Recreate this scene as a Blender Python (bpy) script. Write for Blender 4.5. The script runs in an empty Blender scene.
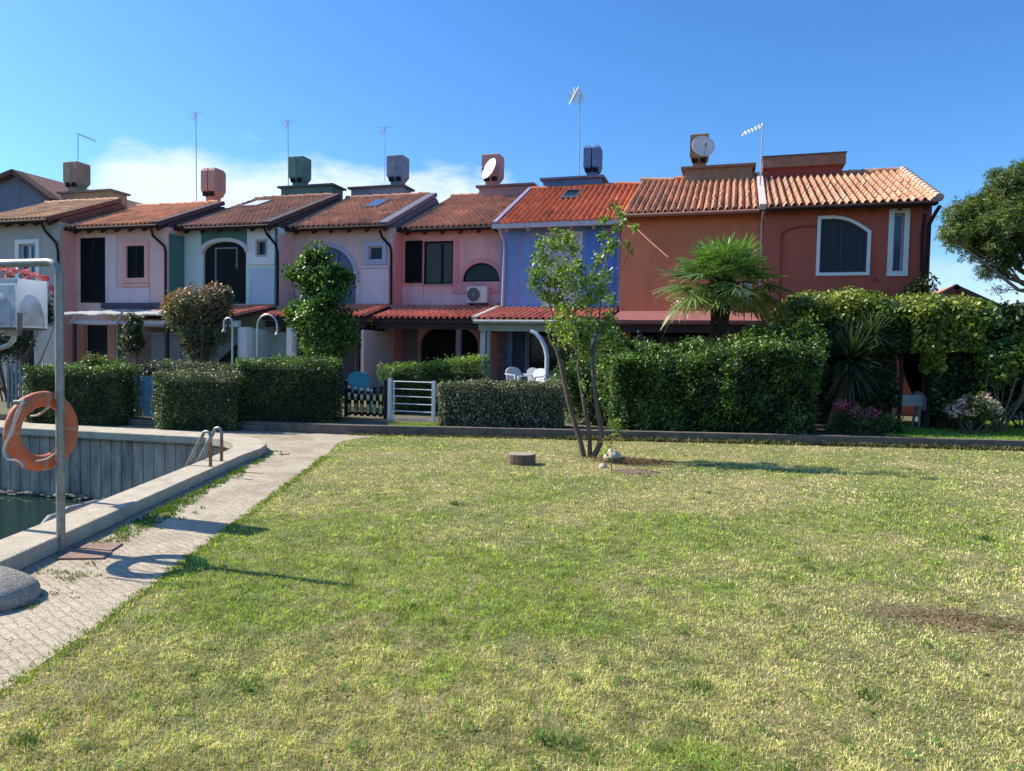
import bpy, math, random
import numpy as np
from mathutils import Vector, Matrix
from mathutils.geometry import tessellate_polygon
S = bpy.context.scene
COL = S.collection
rng = np.random.default_rng(7)
random.seed(7)

# ------------------------------------------------------------ camera
EYE = np.array([0.0, 0.0, 1.6]); FPX = 710.0
_yaw, _pitch, _roll = math.radians(17), math.radians(-2.4), 0.02
_f = np.array([-math.sin(_yaw)*math.cos(_pitch), math.cos(_yaw)*math.cos(_pitch), math.sin(_pitch)])
_r = np.array([math.cos(_yaw), math.sin(_yaw), 0.0]); _u = np.cross(_r, _f)
_R = _r*math.cos(_roll)+_u*math.sin(_roll); _U = -_r*math.sin(_roll)+_u*math.cos(_roll)
cam = bpy.data.cameras.new('camera'); co = bpy.data.objects.new('camera', cam); COL.objects.link(co)
cam.sensor_width = 36; cam.lens = 36*FPX/1024; cam.clip_end = 3000; cam.clip_start = 0.05
M = Matrix(((_R[0], _U[0], -_f[0], EYE[0]), (_R[1], _U[1], -_f[1], EYE[1]), (_R[2], _U[2], -_f[2], EYE[2]), (0, 0, 0, 1)))
co.matrix_world = M
S.camera = co

# ------------------------------------------------------------ sky, sun, exposure
SUN_EL, SUN_DIR = math.radians(41), (-0.999, -0.02)      # the sun stands to the left and a little behind the houses
SUN_STRENGTH, SKY_STRENGTH, EXPOSURE = 5.0, 0.102, 0.68
S.view_settings.view_transform = 'Standard'; S.view_settings.look = 'None'
S.view_settings.gamma = 1; S.view_settings.use_curve_mapping = False
S.view_settings.exposure = EXPOSURE
W = bpy.data.worlds.new('World'); S.world = W; W.use_nodes = True
wt = W.node_tree; wn = wt.nodes; wl = wt.links
bgn = wn['Background']; bgn.inputs['Strength'].default_value = SKY_STRENGTH
sky = wn.new('ShaderNodeTexSky'); sky.sky_type = 'NISHITA'; sky.sun_disc = False
sky.sun_elevation = SUN_EL; sky.sun_rotation = math.atan2(SUN_DIR[0], SUN_DIR[1])
sky.air_density = 1.0; sky.dust_density = 0.7; sky.ozone_density = 2.0
def wmath(op, a, b=None, c=None, clamp=False):
    n = wn.new('ShaderNodeMath'); n.operation = op; n.use_clamp = clamp
    for k, v in enumerate((a, b, c)):
        if v is None: continue
        if isinstance(v, (int, float)): n.inputs[k].default_value = v
        else: wl.new(v, n.inputs[k])
    return n.outputs[0]
def wramp(v, a, b, lo=0.0, hi=1.0):
    n = wn.new('ShaderNodeMapRange'); n.interpolation_type = 'SMOOTHSTEP'
    wl.new(v, n.inputs[0]); n.inputs[1].default_value = a; n.inputs[2].default_value = b
    n.inputs[3].default_value = lo; n.inputs[4].default_value = hi
    return n.outputs[0]
tc = wn.new('ShaderNodeTexCoord'); sp = wn.new('ShaderNodeSeparateXYZ'); wl.new(tc.outputs['Generated'], sp.inputs[0])
el = wmath('ARCSINE', sp.outputs['Z']); az = wmath('ARCTAN2', sp.outputs['X'], sp.outputs['Y'])
cb = wn.new('ShaderNodeCombineXYZ'); wl.new(az, cb.inputs[0]); wl.new(el, cb.inputs[1])
mp = wn.new('ShaderNodeMapping'); mp.inputs['Scale'].default_value = (5.0, 13.0, 1.0); wl.new(cb.outputs[0], mp.inputs[0])
n1 = wn.new('ShaderNodeTexNoise'); n1.inputs['Scale'].default_value = 1.6; n1.inputs['Detail'].default_value = 9; n1.inputs['Roughness'].default_value = 0.56
n1.inputs['Distortion'].default_value = 0.25
wl.new(mp.outputs[0], n1.inputs['Vector'])
# a bank of cloud low over the roofs on the left, thinner veils to the right of it
left = wramp(az, math.radians(-54), math.radians(-44)); right = wramp(az, math.radians(-19), math.radians(-9), 1, 0)
side = wmath('MULTIPLY', left, right)
top = wmath('MULTIPLY_ADD', side, 0.155, 0.105)
nz = wmath('MULTIPLY_ADD', n1.outputs['Fac'], 0.13, -0.065)
d = wmath('ADD', wmath('SUBTRACT', top, el), nz)
cloud = wramp(d, -0.006, 0.05)
cloud = wmath('MULTIPLY', cloud, wmath('MULTIPLY_ADD', side, 0.60, 0.26))
thin = wmath('MULTIPLY_ADD', wramp(n1.outputs['Fac'], 0.30, 0.62), 0.15, 0.85)
cloud = wmath('MULTIPLY', cloud, thin, clamp=True)
# low white cloud near the horizon at the right
rr_ = wmath('MULTIPLY', wramp(az, math.radians(5), math.radians(14)), wramp(wmath('ADD', el, nz), 0.17, 0.04))
cloud = wmath('MAXIMUM', cloud, wmath('MULTIPLY', rr_, 0.62))
hs = wn.new('ShaderNodeHueSaturation'); hs.inputs['Saturation'].default_value = 1.2; hs.inputs['Value'].default_value = 1.0
wl.new(sky.outputs[0], hs.inputs['Color'])
mul = wn.new('ShaderNodeMixRGB'); mul.blend_type = 'MULTIPLY'; mul.inputs[0].default_value = 1.0
mul.inputs[2].default_value = (0.70, 1.03, 1.34, 1); wl.new(hs.outputs[0], mul.inputs[1])
mx = wn.new('ShaderNodeMixRGB'); wl.new(cloud, mx.inputs[0]); wl.new(mul.outputs[0], mx.inputs[1]); mx.inputs[2].default_value = (6.3, 6.9, 7.6, 1)
wl.new(mx.outputs[0], bgn.inputs['Color'])
sl = bpy.data.lights.new('sun', 'SUN'); sl.energy = SUN_STRENGTH; sl.angle = math.radians(0.53); sl.color = (1.0, 0.91, 0.77)
so = bpy.data.objects.new('sun', sl); COL.objects.link(so)
sv = Vector((SUN_DIR[0]*math.cos(SUN_EL), SUN_DIR[1]*math.cos(SUN_EL), math.sin(SUN_EL)))
so.rotation_euler = sv.to_track_quat('Z', 'Y').to_euler(); so.location = (-20, 5, 30)

# ------------------------------------------------------------ helpers
def ray(x, y): return _f+_R*(x-512)/FPX-_U*(y-385.5)/FPX
def G(x, y, z=0.0):                       # survey point on a level surface
    d = ray(x, y); t = (z-EYE[2])/d[2]; p = EYE+d*t; return np.array([p[0], p[1], z])
def V(x, y, Y):                           # survey point on an upright plane parallel to the facades
    d = ray(x, y); t = Y/d[1]; return EYE+d*t

def tag(o, label=None, cat=None, group=None, kind=None):
    for k, v in (('label', label), ('category', cat), ('group', group), ('kind', kind)):
        if v: o[k] = v
    return o
def thing(name, loc, label, cat, group=None):
    o = bpy.data.objects.new(name, None); COL.objects.link(o); o.location = tuple(float(c) for c in loc)
    o.empty_display_size = 0.2
    return tag(o, label, cat, group)
def _link(me, name, mat, parent, origin=None):
    o = bpy.data.objects.new(name, me); COL.objects.link(o)
    for m in (mat if isinstance(mat, (list, tuple)) else [mat]): me.materials.append(m)
    if parent is not None:
        o.parent = parent
        if parent.parent is None and parent.type == 'EMPTY': o.location = -parent.location
        elif parent.parent is None: o.location = -parent.location
    elif origin is not None:
        me.transform(Matrix.Translation([-float(c) for c in origin])); o.location = [float(c) for c in origin]
    return o
class MB:
    def __init__(s): s.v = []; s.f = []; s.c = []
    def add(s, vs, fs):
        b = len(s.v); s.v += [tuple(float(c) for c in p) for p in vs]; s.f += [tuple(b+i for i in f) for f in fs]; return s
    def box(s, x0, x1, y0, y1, z0, z1):
        if x0 > x1: x0, x1 = x1, x0
        if y0 > y1: y0, y1 = y1, y0
        if z0 > z1: z0, z1 = z1, z0
        return s.add([(x0,y0,z0),(x1,y0,z0),(x1,y1,z0),(x0,y1,z0),(x0,y0,z1),(x1,y0,z1),(x1,y1,z1),(x0,y1,z1)],
            [(3,2,1,0),(4,5,6,7),(0,1,5,4),(1,2,6,5),(2,3,7,6),(3,0,4,7)])
    def bar(s, p, q, w, h=None, up=(0,0,1)):        # rectangular bar from p to q
        p = Vector([float(c) for c in p]); q = Vector([float(c) for c in q]); h = h or w
        d = (q-p).normalized(); up = Vector(up)
        if abs(d.dot(up)) > 0.98: up = Vector((0,1,0))
        a = d.cross(up).normalized(); b = a.cross(d).normalized()
        vs = []
        for c in (p, q):
            for i, j in ((-1,-1),(1,-1),(1,1),(-1,1)): vs.append(c+a*(i*w/2)+b*(j*h/2))
        return s.add(vs, [(3,2,1,0),(4,5,6,7),(0,1,5,4),(1,2,6,5),(2,3,7,6),(3,0,4,7)])
    def tube(s, pts, rad, n=8, cap=True):
        pts = [Vector([float(c) for c in p]) for p in pts]
        if isinstance(rad, (int, float)): rad = [rad]*len(pts)
        b = len(s.v); prev = None
        for i, p in enumerate(pts):
            t = (pts[min(i+1, len(pts)-1)]-pts[max(i-1, 0)])
            t = t.normalized() if t.length > 1e-9 else Vector((0,0,1))
            if prev is None:
                a = t.cross(Vector((0,0,1)) if abs(t.z) < .9 else Vector((0,1,0))).normalized()
            else:
                a = (prev-t*prev.dot(t)).normalized()
            prev = a; c = t.cross(a)
            for k in range(n):
                an = 2*math.pi*k/n; s.v.append(tuple(p+(a*math.cos(an)+c*math.sin(an))*rad[i]))
        for i in range(len(pts)-1):
            for k in range(n):
                k2 = (k+1) % n
                s.f.append((b+i*n+k, b+i*n+k2, b+(i+1)*n+k2, b+(i+1)*n+k))
        if cap:
            s.f.append(tuple(b+k for k in range(n))[::-1]); e = b+(len(pts)-1)*n; s.f.append(tuple(e+k for k in range(n)))
        return s
    def prism_xz(s, out, y0, y1):         # outline in x,z pushed from y0 to y1
        n = len(out); b = len(s.v)
        for y in (y0, y1):
            for x, z in out: s.v.append((float(x), float(y), float(z)))
        for i in range(n): j = (i+1) % n; s.f.append((b+i, b+j, b+n+j, b+n+i))
        for t in tessellate_polygon([[Vector((x, z, 0)) for x, z in out]]):
            s.f.append(tuple(b+i for i in t)); s.f.append(tuple(b+n+i for i in t)[::-1])
        return s
    def prism_xy(s, out, z0, z1):
        n = len(out); b = len(s.v)
        for z in (z0, z1):
            for p in out: s.v.append((float(p[0]), float(p[1]), float(z)))
        for i in range(n): j = (i+1) % n; s.f.append((b+i, b+j, b+n+j, b+n+i))
        for t in tessellate_polygon([[Vector((p[0], p[1], 0)) for p in out]]):
            s.f.append(tuple(b+i for i in t)[::-1]); s.f.append(tuple(b+n+i for i in t))
        return s
    def ring_xz(s, outer, inner, y0, y1):  # frame between two outlines with the same number of points
        n = len(outer); b = len(s.v)
        for y in (y0, y1):
            for o_ in (outer, inner):
                for x, z in o_: s.v.append((float(x), float(y), float(z)))
        for i in range(n):
            j = (i+1) % n
            s.f += [(b+i, b+j, b+n+j, b+n+i), (b+2*n+i, b+3*n+i, b+3*n+j, b+2*n+j), (b+i, b+2*n+i, b+2*n+j, b+j), (b+n+i, b+n+j, b+3*n+j, b+3*n+i)]
        return s
    def build(s, name, mat, parent=None, smooth=False, origin=None):
        me = bpy.data.meshes.new(name); me.from_pydata(s.v, [], s.f); me.update()
        if smooth:
            me.polygons.foreach_set('use_smooth', [True]*len(me.polygons))
        import bmesh
        bm = bmesh.new(); bm.from_mesh(me); bmesh.ops.recalc_face_normals(bm, faces=bm.faces); bm.to_mesh(me); bm.free()
        if smooth:
            try: me.set_sharp_from_angle(angle=math.radians(50))
            except Exception: pass
        return _link(me, name, mat, parent, origin)
def sheet(name, outline, z, mat, holes=(), parent=None):
    loops = [[Vector((float(p[0]), float(p[1]), 0)) for p in outline]]+[[Vector((float(p[0]), float(p[1]), 0)) for p in h] for h in holes]
    fl = [p for l in loops for p in l]; tr = tessellate_polygon(loops)
    me = bpy.data.meshes.new(name); fs = []
    for t in tr:
        a, b, c = (fl[i] for i in t)
        fs.append(tuple(t) if (b-a).cross(c-a).z > 0 else tuple(t)[::-1])
    me.from_pydata([(p.x, p.y, z) for p in fl], [], fs); me.update()
    return _link(me, name, mat, parent)

def vn3(P, sc, seed=0):                    # smooth value noise 0..1
    P = np.asarray(P, float)*sc; I = np.floor(P).astype(np.int64); F = P-I; F = F*F*(3-2*F)
    def h(a, b, c):
        n = (a*374761393+b*668265263+c*2147483647+seed*974634777) & 0xffffffff
        n = ((n ^ (n >> 13))*1274126177) & 0xffffffff; n = (n ^ (n >> 16)) & 0xffff
        return n/65535.0
    r = 0
    for i in (0, 1):
        for j in (0, 1):
            for k in (0, 1):
                w = (F[:,0] if i else 1-F[:,0])*(F[:,1] if j else 1-F[:,1])*(F[:,2] if k else 1-F[:,2])
                r = r+w*h(I[:,0]+i, I[:,1]+j, I[:,2]+k)
    return r
def npmesh(name, verts, faces, mat, parent=None, cols=None, origin=None, smooth=False):
    """verts (n,3); faces (m,k) ; cols (m,3) one colour per face"""
    me = bpy.data.meshes.new(name); m, k = faces.shape
    me.vertices.add(len(verts)); me.vertices.foreach_set('co', np.ascontiguousarray(verts, dtype=np.float32).ravel())
    me.loops.add(m*k); me.loops.foreach_set('vertex_index', np.ascontiguousarray(faces, dtype=np.int32).ravel())
    me.polygons.add(m); me.polygons.foreach_set('loop_start', np.arange(0, m*k, k, dtype=np.int32))
    try: me.polygons.foreach_set('loop_total', np.full(m, k, dtype=np.int32))
    except Exception: pass
    if smooth: me.polygons.foreach_set('use_smooth', np.ones(m, dtype=bool))
    me.update(calc_edges=True)
    if cols is not None:
        at = me.attributes.new('tint', 'FLOAT_COLOR', 'FACE')
        c = np.ones((m, 4), dtype=np.float32); c[:, :3] = cols; at.data.foreach_set('color', c.ravel())
    return _link(me, name, mat, parent, origin)
def unit(a): return a/np.maximum(np.linalg.norm(a, axis=1, keepdims=True), 1e-9)
def leaves(P, size, pal, out=None, bias=0.6, aspect=0.5, up=0.25, clump=2.5, seed=1):
    """leaf blades (folded rhombus of two triangles) at points P"""
    n = len(P); nr = unit(rng.normal(size=(n, 3)))
    if out is not None: nr = unit(nr*(1-bias)+out*bias+np.array([0, 0, up]))
    d = unit(np.cross(nr, rng.normal(size=(n, 3)))); w = np.cross(nr, d)
    L = (size*rng.uniform(.65, 1.3, n))[:, None]
    b = P-d*L*.5; t = P+d*L*.5; l = P+w*L*aspect*.5+nr*L*.10; r = P-w*L*aspect*.5+nr*L*.10
    v = np.stack([b, r, t, l], 1).reshape(-1, 3); i = np.arange(n)[:, None]*4
    f = np.concatenate([i+np.array([0, 1, 2]), i+np.array([0, 2, 3])], 1).reshape(-1, 3)
    pal = np.array(pal); k = vn3(P, clump, seed)*.55+rng.uniform(0, 1, n)*.45
    q = np.clip((k-.18)/.64, 0, .999)*(len(pal)-1); a = np.floor(q).astype(int); fr = (q-a)[:, None]
    c = pal[a]*(1-fr)+pal[np.minimum(a+1, len(pal)-1)]*fr
    c = c*rng.uniform(.8, 1.2, (n, 1))
    return v, f, np.repeat(c, 2, axis=0)
def merge(lst):
    V_, F_, C_ = [], [], []; b = 0
    for v, f, c in lst:
        V_.append(v); F_.append(f+b); C_.append(c); b += len(v)
    return np.concatenate(V_), np.concatenate(F_), np.concatenate(C_)
def blob_pts(c, r, n, shell=0.55):
    u = unit(rng.normal(size=(n, 3))); rad = shell+(1-shell)*rng.uniform(0, 1, n)**.7
    rad *= .70+.42*vn3(u+np.array(c), 2.2, 5)+.22*vn3(u+np.array(c), 6.0, 6)
    return np.array(c)+u*rad[:, None]*np.array(r), u

def tufted(c, r, n, shell, m=10, sp=.05):
    S_, u = blob_pts(c, r, max(3, n//m), shell); k = len(S_)
    P = np.repeat(S_, m, 0)+rng.normal(size=(k*m, 3))*sp; return P, np.repeat(u, m, 0)

# ------------------------------------------------------------ materials
def new_mat(name):
    m = bpy.data.materials.new(name); m.use_nodes = True; return m, m.node_tree.nodes, m.node_tree.links, m.node_tree.nodes['Principled BSDF']
def mat(name, col, rough=.7, var=.12, scale=3.0, bump=0.0, bscale=60, metal=0.0, stain=None, stain_amt=0.0, stain_scale=1.2, stretch=(1,1,1), spec=0.4, coords='Object'):
    m, N, L, B = new_mat(name)
    B.inputs['Roughness'].default_value = rough; B.inputs['Metallic'].default_value = metal; B.inputs['Specular IOR Level'].default_value = spec
    t = N.new('ShaderNodeTexCoord'); mpn = N.new('ShaderNodeMapping'); mpn.inputs['Scale'].default_value = stretch
    L.new(t.outputs[coords], mpn.inputs[0])
    n = N.new('ShaderNodeTexNoise'); n.inputs['Scale'].default_value = scale; n.inputs['Detail'].default_value = 8; n.inputs['Roughness'].default_value = .62
    L.new(mpn.outputs[0], n.inputs['Vector'])
    r = N.new('ShaderNodeValToRGB'); c = np.array(col)
    r.color_ramp.elements[0].position = .3; r.color_ramp.elements[1].position = .7
    r.color_ramp.elements[0].color = (*np.clip(c*(1-var), 0, 1), 1); r.color_ramp.elements[1].color = (*np.clip(c*(1+var), 0, 1), 1)
    L.new(n.outputs['Fac'], r.inputs[0]); o = r.outputs[0]
    if stain is not None:
        n2 = N.new('ShaderNodeTexNoise'); n2.inputs['Scale'].default_value = stain_scale; n2.inputs['Detail'].default_value = 10; n2.inputs['Roughness'].default_value = .7
        L.new(mpn.outputs[0], n2.inputs['Vector'])
        r2 = N.new('ShaderNodeValToRGB'); r2.color_ramp.elements[0].position = .48; r2.color_ramp.elements[1].position = .68
        r2.color_ramp.elements[0].color = (0,0,0,1); r2.color_ramp.elements[1].color = (stain_amt,)*3+(1,)
        L.new(n2.outputs['Fac'], r2.inputs[0]); x = N.new('ShaderNodeMixRGB'); L.new(r2.outputs[0], x.inputs[0]); L.new(o, x.inputs[1]); x.inputs[2].default_value = (*stain, 1); o = x.outputs[0]
    L.new(o, B.inputs['Base Color'])
    if bump:
        n3 = N.new('ShaderNodeTexNoise'); n3.inputs['Scale'].default_value = bscale; n3.inputs['Detail'].default_value = 6; L.new(t.outputs[coords], n3.inputs['Vector'])
        b = N.new('ShaderNodeBump'); b.inputs['Strength'].default_value = bump; b.inputs['Distance'].default_value = .02; L.new(n3.outputs['Fac'], b.inputs['Height']); L.new(b.outputs[0], B.inputs['Normal'])
    return m
def tint_mat(name, rough=.55, trans=0.3, spec=.35, tcol=(1.25, 1.35, .5)):
    m, N, L, B = new_mat(name); a = N.new('ShaderNodeAttribute'); a.attribute_name = 'tint'
    L.new(a.outputs['Color'], B.inputs['Base Color']); B.inputs['Roughness'].default_value = rough; B.inputs['Specular IOR Level'].default_value = spec
    if trans:
        T = N.new('ShaderNodeBsdfTranslucent'); g = N.new('ShaderNodeMixRGB'); g.blend_type = 'MULTIPLY'; g.inputs[0].default_value = 1; g.inputs[2].default_value = (*tcol, 1)
        L.new(a.outputs['Color'], g.inputs[1]); L.new(g.outputs[0], T.inputs['Color'])
        X = N.new('ShaderNodeMixShader'); X.inputs[0].default_value = trans; L.new(B.outputs[0], X.inputs[1]); L.new(T.outputs[0], X.inputs[2])
        L.new(X.outputs[0], N['Material Output'].inputs['Surface'])
    return m
def stucco(name, col, v=.07): return mat(name, col, .9, v, 1.3, .25, 90, stain=tuple(np.array(col)*.66), stain_amt=.75, stain_scale=1.3, stretch=(1,1,.3))
LEAF = tint_mat('leaf', .40, .28, .5); GRASS = tint_mat('grass_blades', .7, .35, .2, (1.15, 1.2, .55)); TILE = tint_mat('roof_tiles', .85, 0); PETAL = tint_mat('petals', .6, .3, .3, (1.1, .9, .9))
BARK = mat('bark', (.13,.10,.075), .9, .4, 14, .6, 40, stretch=(1,1,.35))
CORESHADE = mat('core_shade', (.035,.035,.018), .95, .4, 9)  # near black colour standing in for the shade inside foliage
WOODDK = mat('dark_brown_wood', (.035,.022,.02), .75, .3, 6)
SHUT = mat('black_green_shutter', (.010,.011,.013), .8, .25, 5, spec=.2)
BROWNMET = mat('brown_metal', (.035,.02,.018), .75, .2, 4, spec=.2)
WHITEP = mat('white_paint', (.74,.74,.73), .55, .06, 3)
GALV = mat('galvanised_steel', (.29,.285,.26), .5, .22, 20, .1, 80, metal=.55, stain=(.17,.12,.08), stain_amt=.7, stain_scale=7)
CONC = mat('concrete', (.37,.34,.29), .9, .18, 5, .5, 60, stain=(.2,.18,.15), stain_amt=.6, stain_scale=3)
m, N, L, B = new_mat('dark_glass'); B.inputs['Base Color'].default_value = (.008,.009,.012,1); B.inputs['Roughness'].default_value = .10; B.inputs['Specular IOR Level'].default_value = .25; GLASS = m
m, N, L, B = new_mat('blue_glass'); B.inputs['Base Color'].default_value = (.05,.09,.17,1); B.inputs['Roughness'].default_value = .08; BGLASS = m
ALU = mat('antenna_metal', (.5,.5,.5), .4, .1, 3, metal=.6)
# ------------------------------------------------------------ ground, basin, path, lawn
# inner edge of the dock basin (counter-clockwise start at the near right)
def inx(y): return -5.27-0.37*(y-4.0)
def outx(y): return -4.87-0.375*(y-4.0)
curve_in = [(-7.06,8.8),(-7.22,9.12),(-7.5,9.45),(-7.9,9.72),(-8.4,9.88)]
back_in = [(-12.56,9.55),(-40.0,7.6)]
basin = [(inx(-3),-3.0),(inx(2),2.0),(inx(6),6.0)]+curve_in+back_in+[(-40,-25),(-6,-25)]
GROUND = mat('dry_earth', (.12,.105,.06), 1, .3, 2.2, .4, 30)
big = [(-600,-300),(600,-300),(600,900),(-600,900)]
sheet('ground', big, -0.03, mat('far_ground', (.07,.09,.035), 1, .3, .5), holes=[basin])['kind'] = 'structure'
kerb_pts = [(-8.75,12.02),(-7.9,12.12),(-7.0,12.25),(-4.6,12.98),(-2.36,13.6),(0,14.25),(2.26,14.85),(5.35,15.6),(12,17.2),(30,21.5)]
lawn_edge = [(-2.55,-3),(-2.75,0),(-3.17,2.39),(-3.43,3.17),(-4.0,4.64),(-4.42,5.75),(-4.91,7.0),(-5.5,8.55),(-6.05,9.9),(-6.42,10.7),(-6.62,11.3),(-6.58,11.8),(-6.4,12.42)]
lawn_poly = lawn_edge+kerb_pts[3:]+[(30,-12),(-2.55,-12)]
# lawn soil with a thatch of dry and green bits between the blades
m, N, L, B = new_mat('lawn_soil'); t = N.new('ShaderNodeTexCoord')
a1 = N.new('ShaderNodeTexNoise'); a1.inputs['Scale'].default_value = .8; a1.inputs['Detail'].default_value = 8
a2 = N.new('ShaderNodeTexNoise'); a2.inputs['Scale'].default_value = 45; a2.inputs['Detail'].default_value = 8; a2.inputs['Roughness'].default_value = .75
for q in (a1, a2): L.new(t.outputs['Object'], q.inputs['Vector'])
r1 = N.new('ShaderNodeValToRGB'); r1.color_ramp.elements[0].color = (.12,.15,.045,1); r1.color_ramp.elements[1].color = (.30,.25,.12,1); r1.color_ramp.elements[0].position = .35; r1.color_ramp.elements[1].position = .65
r2 = N.new('ShaderNodeValToRGB'); r2.color_ramp.elements[0].color = (.35,.35,.35,1); r2.color_ramp.elements[1].color = (1.3,1.3,1.3,1); r2.color_ramp.elements[0].position = .3; r2.color_ramp.elements[1].position = .7
L.new(a1.outputs['Fac'], r1.inputs[0]); L.new(a2.outputs['Fac'], r2.inputs[0]); x = N.new('ShaderNodeMixRGB'); x.blend_type = 'MULTIPLY'; x.inputs[0].default_value = 1
L.new(r1.outputs[0], x.inputs[1]); L.new(r2.outputs[0], x.inputs[2]); L.new(x.outputs[0], B.inputs['Base Color']); B.inputs['Roughness'].default_value = 1
b = N.new('ShaderNodeBump'); b.inputs['Strength'].default_value = .6; b.inputs['Distance'].default_value = .02; L.new(a2.outputs['Fac'], b.inputs['Height']); L.new(b.outputs[0], B.inputs['Normal'])
LAWNSOIL = m
sheet('lawn', lawn_poly, 0.0, LAWNSOIL)['kind'] = 'structure'
# paved path of small concrete setts
m, N, L, B = new_mat('sett_paving'); t = N.new('ShaderNodeTexCoord'); mp2 = N.new('ShaderNodeMapping'); mp2.inputs['Rotation'].default_value = (0,0,math.radians(22)); L.new(t.outputs['Object'], mp2.inputs[0])
dn = N.new('ShaderNodeTexNoise'); dn.inputs['Scale'].default_value = 14; dn.inputs['Detail'].default_value = 3; L.new(mp2.outputs[0], dn.inputs['Vector'])
ad = N.new('ShaderNodeMixRGB'); ad.blend_type = 'ADD'; ad.inputs[0].default_value = .05; L.new(mp2.outputs[0], ad.inputs[1]); L.new(dn.outputs['Color'], ad.inputs[2])
br = N.new('ShaderNodeTexBrick'); br.inputs['Scale'].default_value = 1; br.inputs['Brick Width'].default_value = .12; br.inputs['Row Height'].default_value = .06; br.inputs['Mortar Size'].default_value = .006; br.inputs['Mortar Smooth'].default_value = .4
br.inputs['Color1'].default_value = (.45,.39,.29,1); br.inputs['Color2'].default_value = (.38,.33,.245,1); br.inputs['Mortar'].default_value = (.29,.24,.18,1); br.inputs['Bias'].default_value = -.1
L.new(ad.outputs[0], br.inputs['Vector'])
gn = N.new('ShaderNodeTexNoise'); gn.inputs['Scale'].default_value = 110; gn.inputs['Detail'].default_value = 5; L.new(t.outputs['Object'], gn.inputs['Vector'])
gr = N.new('ShaderNodeValToRGB'); gr.color_ramp.elements[0].color = (.6,.6,.6,1); gr.color_ramp.elements[1].color = (1.25,1.25,1.25,1); gr.color_ramp.elements[0].position = .3; gr.color_ramp.elements[1].position = .7; L.new(gn.outputs['Fac'], gr.inputs[0])
pn = N.new('ShaderNodeTexNoise'); pn.inputs['Scale'].default_value = 1.1; pn.inputs['Detail'].default_value = 10; pn.inputs['Roughness'].default_value = .7; L.new(t.outputs['Object'], pn.inputs['Vector'])
pr = N.new('ShaderNodeValToRGB'); pr.color_ramp.elements[0].color = (.72,.68,.6,1); pr.color_ramp.elements[1].color = (1.12,1.1,1.08,1); pr.color_ramp.elements[0].position = .36; pr.color_ramp.elements[1].position = .55; L.new(pn.outputs['Fac'], pr.inputs[0])
x1 = N.new('ShaderNodeMixRGB'); x1.blend_type = 'MULTIPLY'; x1.inputs[0].default_value = 1; L.new(br.outputs['Color'], x1.inputs[1]); L.new(gr.outputs[0], x1.inputs[2])
x2 = N.new('ShaderNodeMixRGB'); x2.blend_type = 'MULTIPLY'; x2.inputs[0].default_value = 1; L.new(x1.outputs[0], x2.inputs[1]); L.new(pr.outputs[0], x2.inputs[2]); L.new(x2.outputs[0], B.inputs['Base Color']); B.inputs['Roughness'].default_value = .95
bp = N.new('ShaderNodeBump'); bp.inputs['Strength'].default_value = .7; bp.inputs['Distance'].default_value = .008; L.new(gn.outputs['Fac'], bp.inputs['Height'])
bp2 = N.new('ShaderNodeBump'); bp2.inputs['Strength'].default_value = .3; bp2.inputs['Distance'].default_value = .006; bp2.invert = True; L.new(br.outputs['Fac'], bp2.inputs['Height']); L.new(bp.outputs[0], bp2.inputs['Normal']); L.new(bp2.outputs[0], B.inputs['Normal'])
PAVE = m
path_poly = lawn_edge+[(-7.0,12.25),(-7.9,12.12),(-8.75,12.02),(-12,11.8),(-15,11.4),(-40,9.8),(-40,7.9),(-12.6,9.85),(-8.45,10.18),(-7.75,9.98),(-7.25,9.65),(-6.95,9.2),(outx(8),8.0),(outx(4),4.0),(outx(-3),-3)]
# path lies 4 mm above the lawn soil level
sheet('path', path_poly, 0.004, PAVE)['kind'] = 'structure'
# garden ground behind the low wall
garden = [(-60,6.0),(-40,9.8),(-15,11.35),(-12,11.75),(-8.75,12.05),(-7.0,12.3),(-4.6,13.05),(0,14.3),(2.26,14.9),(5.35,15.65),(12,17.25),(30,21.55),(60,30),(60,60),(-60,60)]
sheet('garden_ground', garden, 0.13, GROUND)['kind'] = 'structure'
front_strip = MB().prism_xy([(-60,5.9),(-40,9.7),(-15,11.3),(-12,11.7),(-8.75,11.95),(-8.75,12.2),(-12,11.9),(-15,11.5),(-40,9.9),(-60,6.1)], -.02, .127)
front_strip.build('garden_border', mat('border_stone', (.15,.13,.105), .95, .3, 7, .6, 40))['kind'] = 'structure'
# water
m, N, L, B = new_mat('harbour_water'); B.inputs['Base Color'].default_value = (.012,.03,.022,1); B.inputs['Roughness'].default_value = .06; B.inputs['IOR'].default_value = 1.33
t = N.new('ShaderNodeTexCoord'); n = N.new('ShaderNodeTexNoise'); n.inputs['Scale'].default_value = 3.5; n.inputs['Detail'].default_value = 4; L.new(t.outputs['Object'], n.inputs['Vector'])
b = N.new('ShaderNodeBump'); b.inputs['Strength'].default_value = .25; b.inputs['Distance'].default_value = .03; L.new(n.outputs['Fac'], b.inputs['Height']); L.new(b.outputs[0], B.inputs['Normal'])
wat = [(inx(-3)+.3,-3.0),(inx(2)+.3,2.0),(inx(6)+.2,6.0),(-6.8,9.0),(-7.4,10.0),(-12.6,10.0),(-41,8.2),(-41,-26),(-5.5,-26)]
sheet('water', wat, -1.08, m)['kind'] = 'structure'
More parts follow.
